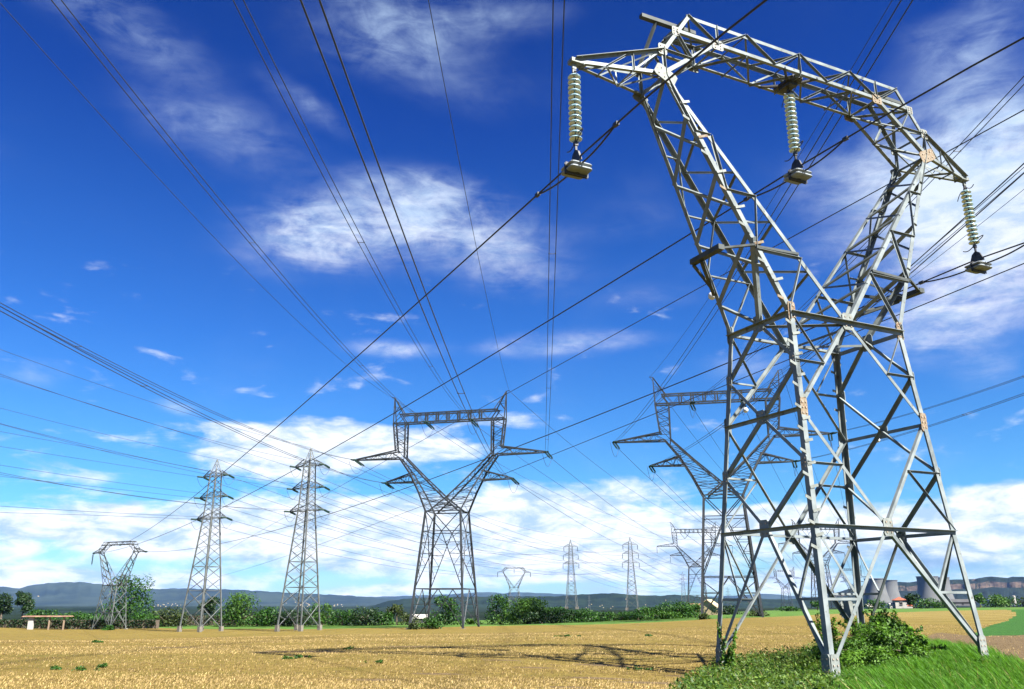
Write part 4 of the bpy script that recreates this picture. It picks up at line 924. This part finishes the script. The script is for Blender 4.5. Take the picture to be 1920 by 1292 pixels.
def hedge(label, p0, p1, h, D, m, n=2600):
    x0, x1 = gx(p0, D), gx(p1, D); xm = (x0+x1)/2; root = thing('clipped_hedge', label, 'hedge', (xm, D, hz(xm, D)), 0, 'dark clipped hedges'); w = x1-x0
    P = np.stack([rng.uniform(-w/2, w/2, n), rng.uniform(-.9, .9, n), h*rng.random(n)**.7], -1); P[:, 1] = np.where(rng.random(n) < .6, -.9+.15*rng.normal(size=n), P[:, 1]); P[:, 2] += .06*rng.normal(size=n)
    t = rng.normal(size=(n, 3)); t /= np.linalg.norm(t, axis=1)[:, None]; b = np.cross(t, rng.normal(size=(n, 3))); b /= np.linalg.norm(b, axis=1)[:, None]; s = .16
    quads('foliage', np.stack([P-t*s, P+b*s*.7, P+t*s, P-b*s*.7], 1), m, np.clip(.4+.25*rng.normal(size=n), 0, 1), root)
    c = MB(); c.box((0, 0, h*.47), (w, 1.5, h*.94)); c.build('core', BARK, root)
hedge('long dark clipped hedge along the field at far left, in front of the shed', -60, 300, 1.75, 172, LEAF_D, 5200)
hedge('dark hedge low behind the two narrow pylons', 300, 690, 2.0, 188, LEAF_D, 4200)
# shrub between the pylon feet
def shrub():
    root = thing('shrub', 'large leafy green shrub growing between the feet of the near pylon', 'shrub', (10.4, 25.0, hz(10.4, 25)), 0)
    c = V3((10.4, 25.0, 0))
    lob = []
    for px, py, D, r in [(1600, 1225, 24.2, .55), (1640, 1205, 24.6, .62), (1690, 1215, 24.8, .6), (1660, 1180, 25.2, .52), (1655, 1170, 25.4, .26), (1715, 1235, 24.4, .50), (1600, 1250, 23.6, .5), (1650, 1250, 23.5, .58), (1700, 1258, 23.6, .5), (1575, 1240, 24.4, .4), (1740, 1240, 24.6, .34), (1720, 1205, 25.1, .32), (1620, 1190, 25.3, .36), (1545, 1225, 24.8, .3), (1548, 1200, 24.8, .2), (1558, 1250, 24.2, .3), (1690, 1180, 25.3, .28), (1760, 1250, 24.2, .25)]:
        p = at(px, py, D)-root.location; r *= 1.0; lob.append((p.x, p.y, p.z, r, r*.85, r*.8))
    V, t = leaf_cloud(lob, 42000, .034, .95, .35); quads('foliage', V, LEAF_S, t, root)
    b = MB(); L = []
    for i in range(46):
        l = lob[i % len(lob)]; q = V3(l[:3])+V3((rng.normal()*.25, rng.normal()*.2, l[5]*.9+abs(rng.normal())*.22)); p0 = V3((rng.normal()*.3, rng.normal()*.25-.3, -.05)); mid = (p0+q)/2+V3((rng.normal()*.1, 0, .15)); b.tube([p0, mid, q], .011, 5)
        for k in range(16): f = mid.lerp(q, .3+.75*k/15) if k < 13 else q; L.append((f.x, f.y, f.z, .07, .07, .07))
    for px, D in ((1534, 24.6), (1548, 24.9), (1562, 25.), (1588, 25.2), (1606, 25.), (1640, 25.6), (1668, 25.4)):     # long thin shoots
        base = at(px+14, 1262, D)-root.location; top = at(px+rng.normal()*6, {1534: 1152, 1548: 1160, 1562: 1172, 1588: 1158, 1606: 1178, 1640: 1150, 1668: 1147}[px], D)-root.location; b.tube([base, base.lerp(top, .5)+V3((.08, 0, 0)), top], .010, 5)
        for k in range(26): f = base.lerp(top, .15+.85*k/25); L.append((f.x+.06, f.y, f.z, .10, .10, .06))
    b.build('stem', BARK, root)
    V, t = leaf_cloud(L, 4200, .048, .3, .1); quads('shoot_leaves', V, LEAF_S, t, root)
shrub()
def creeper():
    p0 = at(1362, 1246, 23.9); root = thing('creeper', 'thin leafy creeper climbing the left foot of the near pylon', 'plant', (p0.x, p0.y, hz(p0.x, p0.y)), 0); b = MB(); L = []
    for px0, px1, yt, D in ((1362, 1346, 1166, 24.1), (1366, 1381, 1176, 23.9), (1352, 1360, 1196, 24.3), (1372, 1378, 1188, 24.2), (1360, 1368, 1215, 23.6)):
        a = at(px0, 1248, D)-root.location; t = at(px1, yt, D)-root.location; b.tube([a, a.lerp(t, .5)+V3((.08*rng.normal(), 0, 0)), t], .009, 5)
        for k in range(24): f = a.lerp(t, k/23); L.append((f.x, f.y, f.z, .085*(1.2-k/30), .08, .06))
    b.build('stem', BARK, root); V, t = leaf_cloud(L, 620, .045, .3, .1); quads('foliage', V, LEAF_S, t, root)
creeper()
# ground cover: grass, herbs, stubble
def blades(name, X, Y, H, W, lean, m, tint, curve=.35):
    n = len(X); Z = hgt(X, Y); a = rng.random(n)*6.283; wx, wy = np.cos(a)*W, np.sin(a)*W
    lx = lean[0]*H+rng.normal(size=n)*.18*H; ly = lean[1]*H+rng.normal(size=n)*.18*H
    b = np.stack([X, Y, Z-.02], -1); w = np.stack([wx, wy, np.zeros(n)], -1); mid = b+np.stack([lx*curve, ly*curve, H*.6], -1); tip = b+np.stack([lx, ly, H], -1)
    V = np.concatenate([np.stack([b-w, b+w, mid+w*.75, mid-w*.75], 1), np.stack([mid-w*.75, mid+w*.75, tip+w*.12, tip-w*.12], 1)], 0)
    o = quads(name, V, m, np.concatenate([tint, tint])); o['kind'] = 'stuff'; return o
def scatter_poly(poly, n, bx):
    X = rng.uniform(bx[0], bx[1], n); Y = rng.uniform(bx[2], bx[3], n); k = inpoly(X, Y, poly); return X[k], Y[k]
G = np.array(GRASS); bx = (max(1, G[:, 0].min()), min(22, G[:, 0].max()), max(11, G[:, 1].min()), min(34, G[:, 1].max()))
X, Y = scatter_poly(GRASS, 230000, bx); ok = (np.abs(X) < Y*.66+1); X, Y = X[ok], Y[ok]
pxs = 960+X/(Y*CP)*F_PX*1.0; right = np.clip((pxs-1480)/140+.25*rng.normal(size=len(X)), 0, 1) > .5
cl = np.sin(X*2.3+np.cos(Y*1.7))*np.cos(Y*2.1+X*.6)
keep = rng.random(len(X)) < .75
r = right & keep; n = r.sum()
blades('tall_grass', X[r], Y[r], (.15+.19*rng.random(n))*(1+.4*cl[r]), .0075+.004*rng.random(n), (-.55, -.1), GRASS_M, np.clip(.5+.25*rng.normal(size=n)+.22*cl[r], 0, 1))
l = (~right) & keep; n = l.sum()
k = rng.random(len(X)) < .016; n = k.sum(); blades('dry_stems', X[k], Y[k], .2+.25*rng.random(n), np.full(n, .005), (-.3, -.05), STRAW_M, np.clip(.35+.25*rng.normal(size=n), 0, 1))
# low broad-leaved herbs on the left
def herbs(X, Y, m, size, hmax, name):
    n = len(X); Z = hgt(X, Y)+hmax*rng.random(n)**1.2; P = np.stack([X, Y, Z], -1); nr = rng.normal(size=(n, 3))*.6+np.array([0, 0, .8]); nr /= np.linalg.norm(nr, axis=1)[:, None]; t = np.cross(nr, rng.normal(size=(n, 3))); t /= np.linalg.norm(t, axis=1)[:, None]; b = np.cross(nr, t); s = size*(.5+rng.random(n))[:, None]
    o = quads(name, np.stack([P-t*s, P+b*s*.5, P+t*s, P-b*s*.5], 1), m, np.clip(.4+.3*rng.normal(size=n)+.2*np.sin(X*3)*np.cos(Y*2.5), 0, 1)); o['kind'] = 'stuff'
herbs(X[l], Y[l], HERB_M, .036, .34, 'low_herbs'); r2 = right & ~keep; herbs(X[r2], Y[r2], LEAF_S, .04, .2, 'low_herbs')
ll = (~right) & ~keep; n = ll.sum(); blades('short_grass', X[ll], Y[ll], .14+.2*rng.random(n), np.full(n, .006), (-.35, -.1), HERB_M, np.clip(.6+.25*rng.normal(size=n), 0, 1))
# stubble straw
def stubble():
    n = 400000; D = 14.5*np.exp(rng.random(n)**1.05*math.log(75/14.5)); A = rng.uniform(-34, 34, n); X, Y = D*np.sin(np.radians(A)), D*np.cos(np.radians(A))
    k = ~inpoly(X, Y, GRASS) & ~inpoly(X, Y, CROP); so = inpoly(X, Y, SOIL); k &= ~so | (rng.random(n) < .18)
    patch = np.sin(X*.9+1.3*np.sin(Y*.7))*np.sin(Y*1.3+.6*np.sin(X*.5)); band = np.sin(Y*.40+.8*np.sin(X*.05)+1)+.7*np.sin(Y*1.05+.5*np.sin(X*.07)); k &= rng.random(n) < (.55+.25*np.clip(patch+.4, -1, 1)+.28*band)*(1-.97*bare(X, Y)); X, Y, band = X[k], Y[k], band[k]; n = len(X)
    H = .6*(.035+.085*rng.random(n)); H[rng.random(n) < .3] *= .35
    blades('straw_stubble', X, Y, H, .006+.008*rng.random(n)*(np.hypot(X, Y)/25), (.25, .1), STRAW_M, np.clip(.42+.3*rng.normal(size=n)+.13*band, 0, 1))
stubble()
def weeds():
    for i, (px, py) in enumerate([(195, 1252), (148, 1258), (102, 1256), (180, 1205), (535, 1236), (560, 1234), (712, 1244), (1065, 1194), (1215, 1193), (655, 1218), (1195, 1257)]):
        p = ground(px, py); root = thing('weed', None, None, p, 0); w = (.06+.05*rng.random())*p.length/25+.03; V, t = leaf_cloud([(0, 0, .05, w, w, .07)]+[(rng.normal()*w*1.6, rng.normal()*w, .035, w*.55, w*.5, .04) for _ in range(3)], 130, .03*max(1, p.length/28), .2, .05); V[..., 2] = np.maximum(V[..., 2], 0)
        bpy.data.objects.remove(root); o = quads('weed', V, LEAF_M, t); o.location = p; tag(o, 'small green weed tuft growing alone in the golden stubble field', 'weed', 'weeds in the stubble')
weeds()
# ------------------------------------------------------------------ hills
def hill_mat(name, c1, c2, rock=None, scale=.01):
    m = bpy.data.materials.new(name); m.use_nodes = True; T = NT(m.node_tree); b = T.n['Principled BSDF']; b.inputs['Roughness'].default_value = .95; b.inputs['Specular IOR Level'].default_value = .05
    P = T.new('ShaderNodeTexCoord').outputs['Object']; n = T.noise(P, scale, 10, .65); c = T.mix(T.mr(n, .38, .62), c1, c2)
    if rock:
        g = T.new('ShaderNodeNewGeometry'); sx = T.new('ShaderNodeSeparateXYZ'); T.set(sx, 0, g.outputs['Normal'])
        st = T.mr(T.math('ADD', sx.outputs[2], T.math('MULTIPLY', T.math('SUBTRACT', T.noise(P, scale*3, 6, .7), .5), 1.1)), .52, .34)
        c = T.mix(st, c, T.mix(T.mr(T.noise(T.mapping(P, sc=(.5, .5, 1.6)), scale*4, 8, .7), .4, .6), rock, tuple(x*.5 for x in rock)))
    T.set(b, 'Base Color', c); return m
def ridge(name, prof, D, depth, m, amp, cliff=None, step=4, rough=1.):
    prof = np.array(prof, float); pxs = np.arange(prof[0, 0], prof[-1, 0]+step, step); ys = np.interp(pxs, prof[:, 0], prof[:, 1])
    ky = np.array([1., 2, 1]); ys = np.convolve(np.pad(ys, 2, 'edge'), [.1, .2, .4, .2, .1], 'valid')
    def zt(px, y):                                                # crest height at distance D
        a, b = (px-960)/F_PX, (646-y)/F_PX; dy, dz = CP-b*SP, SP+b*CP; return CAM_Z+dz/dy*D
    Z = np.array([zt(p, y) for p, y in zip(pxs, ys)]); X = (pxs-960)/F_PX*CP*D
    nz = sum(np.sin(X*f+p)*a for f, p, a in [(6.28/(D*.02)*q, q*2.1, 1/q) for q in (1, 1.7, 2.9, 4.7, 7.7)])*amp*rough*.16
    Z = Z+nz
    rows = [(-1., 0.), (-.8, .10), (-.55, .26), (-.32, .46)]
    rows += [(-.16, .66), (-.153, .83), (-.07, .92), (0, 1.)] if cliff else [(-.14, .76), (0, 1.)]
    rows += [(.2, .9), (.6, .6), (1., .2)]
    V = []; nr = len(rows); base = -30
    for i, (t, f) in enumerate(rows):
        rip = np.sin(X*6.28/(D*.05)+i*1.9)*.5+np.sin(X*6.28/(D*.017)+i*.8)*.5+np.convolve(np.pad(rng.normal(size=len(X)), 3, 'edge'), np.ones(7)/7, 'valid')*.6
        dd = D+t*depth+rip*depth*(.05 if not (cliff and 3 < i < 6) else .012)*(0 if f == 1. else 1); s = dd/D
        zz = base+(Z-base)*f+(rip*amp*.5 if 0 < f < 1 else 0); V.append(np.stack([X*s, dd, zz], -1))
    V = np.stack(V, 0); nx = len(X); F = []
    for i in range(nr-1):
        for j in range(nx-1): F.append((i*nx+j, i*nx+j+1, (i+1)*nx+j+1, (i+1)*nx+j))
    me = bpy.data.meshes.new(name); me.from_pydata(V.reshape(-1, 3).tolist(), [], F); me.update(); me.materials.append(m)
    me.polygons.foreach_set('use_smooth', [not cliff]*len(me.polygons)); o = bpy.data.objects.new(name, me); COL.objects.link(o); o['kind'] = 'structure'; return o
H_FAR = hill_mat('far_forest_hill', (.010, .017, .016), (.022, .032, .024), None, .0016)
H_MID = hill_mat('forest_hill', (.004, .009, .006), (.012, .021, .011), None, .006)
H_CLIFF = hill_mat('cliff_hill', (.003, .006, .004), (.009, .014, .008), (.085, .062, .045), .008)
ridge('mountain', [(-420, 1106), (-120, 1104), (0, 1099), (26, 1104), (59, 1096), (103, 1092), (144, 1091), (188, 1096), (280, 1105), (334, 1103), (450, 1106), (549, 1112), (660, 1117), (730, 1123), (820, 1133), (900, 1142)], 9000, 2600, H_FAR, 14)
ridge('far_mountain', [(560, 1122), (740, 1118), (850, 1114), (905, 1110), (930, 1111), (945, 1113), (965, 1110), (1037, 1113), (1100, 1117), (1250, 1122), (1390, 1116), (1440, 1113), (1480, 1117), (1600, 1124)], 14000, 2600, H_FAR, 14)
ridge('hill', [(600, 1148), (640, 1146), (676, 1142), (731, 1126), (778, 1121), (850, 1119), (969, 1118), (1047, 1118), (1083, 1115), (1148, 1112), (1198, 1116), (1239, 1117), (1267, 1115), (1299, 1117), (1322, 1120), (1400, 1122), (1470, 1124), (1540, 1121), (1600, 1116), (1680, 1120), (1760, 1128)], 4200, 1100, H_MID, 5, None, 2)
ridge('low_hill', [(-260, 1144), (0, 1142), (60, 1139), (180, 1141), (330, 1143), (480, 1144), (620, 1146), (760, 1148)], 2600, 500, H_MID, 2, None, 3)
ridge('cliff_ridge', [(1500, 1126), (1560, 1114), (1610, 1100), (1650, 1093), (1688, 1091), (1707, 1092), (1725, 1090), (1785, 1087), (1832, 1086), (1853, 1082), (1871, 1081), (1898, 1084), (1907, 1081), (1930, 1082), (2050, 1080), (2300, 1090)], 5200, 900, H_CLIFF, 4, True, 1.5)
# ------------------------------------------------------------------ cooling towers and buildings
TOWER = mat('cooling_tower_concrete', (.082, .082, .074), (.060, .060, .054), .02, .9); DARKC = mat('dark_rim', (.08, .08, .085), (.06, .06, .065), .1, .9)
def cooling_tower(label, px, ytop, rpx, D):
    x = gx(px, D); zt = at(px, ytop, D).z; r = rpx/F_PX*D; r0 = thing('cooling_tower', label, 'cooling tower', (x, D, 0), 0, 'cooling towers of the power station'); H = zt; m = MB(); pr = []
    for t in np.linspace(0, 1, 20): q = (t-.78)/.78; pr.append((r*.93*math.sqrt(1+.62*q*q*1.6), H*(.04+.96*t)))
    inn = [(a-1.2, b) for a, b in reversed(pr)]; m.lathe(pr+inn, (0, 0, 0), 48); m.build('shell', TOWER, r0, True)
    m = MB(); a, b = pr[-1]; m.lathe([(a+.1, b-2.2), (a+1.3, b-2.0), (a+1.3, b+.6), (a-1., b+.6)], (0, 0, 0), 48); m.build('rim', DARKC, r0, True)
    m = MB(); a = pr[0][0]
    for k in range(28): t = 2*math.pi*k/28; t2 = t+.11; m.bar((math.cos(t)*a*1.03, math.sin(t)*a*1.03, -2), (math.cos(t2)*a*.99, math.sin(t2)*a*.99, H*.045), 1.4)
    m.build('column_ring', TOWER, r0)
cooling_tower('grey cooling tower left of all, with the white house at its foot', 1645, 1085, 18.5, 3500)
cooling_tower('grey cooling tower partly hidden behind the leftmost one', 1670, 1088, 16.5, 3900)
cooling_tower('grey cooling tower, third from left, in front of the cliff', 1745, 1081, 19, 3500)
cooling_tower('rightmost grey cooling tower beside the near pylon right leg', 1767, 1083, 18, 3900)
WHITE = mat('white_render', (0.302, 0.288, 0.259), (0.245, 0.230, 0.202), 1.5, .9, spots=(0.173, 0.158, 0.137)); TILE = mat('red_tiles', (.25, .055, .022), (.17, .045, .022), 3, .9); BROWNT = mat('brown_tiles', (.15, .065, .04), (.20, .10, .06), 2, .9); CREAM = mat('cream_render', (.36, .28, .16), (.30, .23, .13), 2, .9)
GLZ = mat('window_dark', (.02, .02, .025), (.03, .03, .03), 3, .2); GREYR = mat('grey_roof', (.045, .045, .046), (.03, .03, .032), .3, .8)
def hip(m, c, sx, sy, h, rz=0, rl=.0):
    c = Vector(c); M = Matrix.Rotation(rz, 3, 'Z'); b = len(m.v); pts = [(-sx, -sy, 0), (sx, -sy, 0), (sx, sy, 0), (-sx, sy, 0), (-sx*rl, 0, h), (sx*rl, 0, h)]
    m.v += [tuple(c+M @ Vector(p)) for p in pts]; m.f += [(b, b+1, b+5, b+4), (b+1, b+2, b+5), (b+2, b+3, b+4, b+5), (b+3, b, b+4), (b+3, b+2, b+1, b)]
def white_house():
    D = 285; x = gx(1687, D); z = hz(x, D)-.2; r = thing('small_house', 'small white house with red tiled roof before the cooling towers', 'house', (x, D, z), R(-8)); px = D/F_PX
    m = MB(); m.box((0, 0, 1.35), (3.5, 3.2, 2.7)); m.box((-2.5, .2, .75), (1.7, 2.4, 1.5)); w = m.build('wall', WHITE, r)
    m = MB(); hip(m, (0, 0, 2.7), 2.1, 1.95, 1.0); m.build('roof', TILE, r)
    m = MB(); m.box((0, -1.66, 1.7), (.8, .12, .75)); o = m.build('window', GLZ, r); m = MB(); m.box((0, -1.70, 2.12), (.95, .12, .08)); m.box((0, -1.72, 1.28), (.95, .16, .07)); m.build('sill', WHITE, o)
    m = MB(); m.box((2.9, .3, .45), (2.3, 2.2, .9)); m.build('garden_wall', WHITE, r); m = MB(); hip(m, (2.9, .3, .9), 1.25, 1.2, .4, 0, .7); m.build('wall_roof', TILE, r)
    m = MB(); b = len(m.v); m.prism([V3((-3.4, -1, 1.5)), V3((-3.4, 1.4, 1.5)), V3((-3.4, .2, 1.75))], [V3((-1.7, -1, 1.6)), V3((-1.7, 1.4, 1.6)), V3((-1.7, .2, 2.0))]); m.build('lean_roof', WHITE, r)
white_house()
def gable_house(label, px, D, w, d, h, rh, wm, rm, rz=0, name='farm_house', zz=None):
    x = gx(px, D); z = (hz(x, D) if zz is None else zz)-.2; r = thing(name, label, 'house', (x, D, z), rz); m = MB(); m.box((0, 0, h/2), (w, d, h))
    m.prism([V3((-w/2, -d/2, h)), V3((-w/2, d/2, h)), V3((-w/2, 0, h+rh-.1))], [V3((w/2, -d/2, h)), V3((w/2, d/2, h)), V3((w/2, 0, h+rh-.1))]); m.build('wall', wm, r)
    m = MB()
    for s in (-1, 1): m.prism([V3((-w/2-.3, s*(d/2+.35), h-.12)), V3((-w/2-.3, 0, h+rh)), V3((-w/2-.3, 0, h+rh+.16)), V3((-w/2-.3, s*(d/2+.35), h+.05))], [V3((w/2+.3, s*(d/2+.35), h-.12)), V3((w/2+.3, 0, h+rh)), V3((w/2+.3, 0, h+rh+.16)), V3((w/2+.3, s*(d/2+.35), h+.05))])
    m.build('roof', rm, r)
    for k in range(max(1, int(w/4))): m = MB(); m.box((-w/2+(k+.5)*w/max(1, int(w/4)), -d/2-.02, h*.55), (.9, .1, 1.1)); m.build('window', GLZ, r)
    return r
gable_house('house with brown roof half hidden at the right end of the hedge', 1309, 200, 3.2, 4, 1.7, .8, CREAM, BROWNT, R(5))
gable_house('cream gabled house behind the left legs of the near pylon', 1330, 196, 4.6, 4.0, 1.7, 1.6, CREAM, CREAM, R(65))
gable_house('pale low house just left of the wide pylon left foot', 787, 195, 3.2, 3, 1.2, .6, WHITE, WHITE, R(20))
gable_house('long low grey barn below the right cooling towers', 1797, 420, 12, 8, 1.7, 1.2, DARKC, GREYR, R(0), 'barn', .9)
gable_house('tiny white hut left of the white house', 1630, 282, 2.2, 2, .9, .7, WHITE, WHITE, R(10), 'hut')
def shed():
    D = 166; x = gx(92, D); z = hz(x, D); r = thing('open_shed', 'low open shed with long flat reddish roof on white pillar at the left field edge', 'shed', (x, D, z), R(4))
    m = MB(); m.prism([V3((-3.9, -1.6, 2.25)), V3((-3.9, 1.6, 2.25)), V3((-3.6, 1.4, 2.45)), V3((-3.6, -1.4, 2.45))], [V3((4.2, -1.6, 2.25)), V3((4.2, 1.6, 2.25)), V3((4.0, 1.4, 2.45)), V3((4.0, -1.4, 2.45))]); m.build('roof', mat('faded_tiles', (.11, .05, .032), (.17, .10, .06), 1.2, .9), r)
    m = MB(); m.box((-2.3, -.9, 1.1), (.9, .5, 2.2)); m.build('pillar', WHITE, r)
    for u in (1.0, 3.6): m = MB(); m.box((u, -1.1, 1.1), (.22, .22, 2.3)); m.build('post', mat('wood', (.2, .14, .09)), r)
shed()
m = MB(); D = 700; p = at(1902, 1128, D); m.lathe([(1.5, 0), (1.2, 7), (1.2, 7.4), (0, 7.6)], (0, 0, -3), 10); m.box((0, 0, .5), (3.4, 1.8, 1.6)); tag(m.build('white_chimney', WHITE, None, False, (p.x, D, p.z)), 'small white chimney above the trees at far right', 'chimney')
# far village on the slope: reads as one mass
m = MB(); bb = []
for cx, cy, n, sp, sy in ((310, 1135, 20, 20, 3), (568, 1134, 14, 14, 2.2), (628, 1136, 10, 10, 2), (70, 1118, 3, 5, 1), (1120, 1136, 9, 30, 3), (1210, 1128, 3, 34, 3)):
    for _ in range(n):
        px, py = cx+rng.normal()*sp, cy+rng.normal()*sy; D = 3150 if cx < 1000 else 2950
        if cx < 700: D = 6100
        p = at(px, py, D); s = D/F_PX; a_ = rng.random(); m.box(p, (s*(.8+rng.random()*1.), s*1., s*(.5+.4*rng.random())), a_); hip(m, p+V3((0, 0, s*.4)), s*.7, s*.6, s*.3, a_, .5)
vo = m.build('far_village', CREAM); vo['kind'] = 'stuff'
# ------------------------------------------------------------------ air
def haze():
    m = MB(); m.box((0, 6000, 195), (26000, 24000, 410)); ma = bpy.data.materials.new('haze_air'); ma.use_nodes = True; t = ma.node_tree; t.nodes.clear(); v = t.nodes.new('ShaderNodeVolumePrincipled'); o = t.nodes.new('ShaderNodeOutputMaterial')
    v.inputs['Color'].default_value = (.24, .46, 1, 1); v.inputs['Density'].default_value = HAZE; t.links.new(v.outputs[0], o.inputs['Volume']); b = m.build('haze', ma); b['kind'] = 'stuff'
HAZE = 1.4e-5
haze()
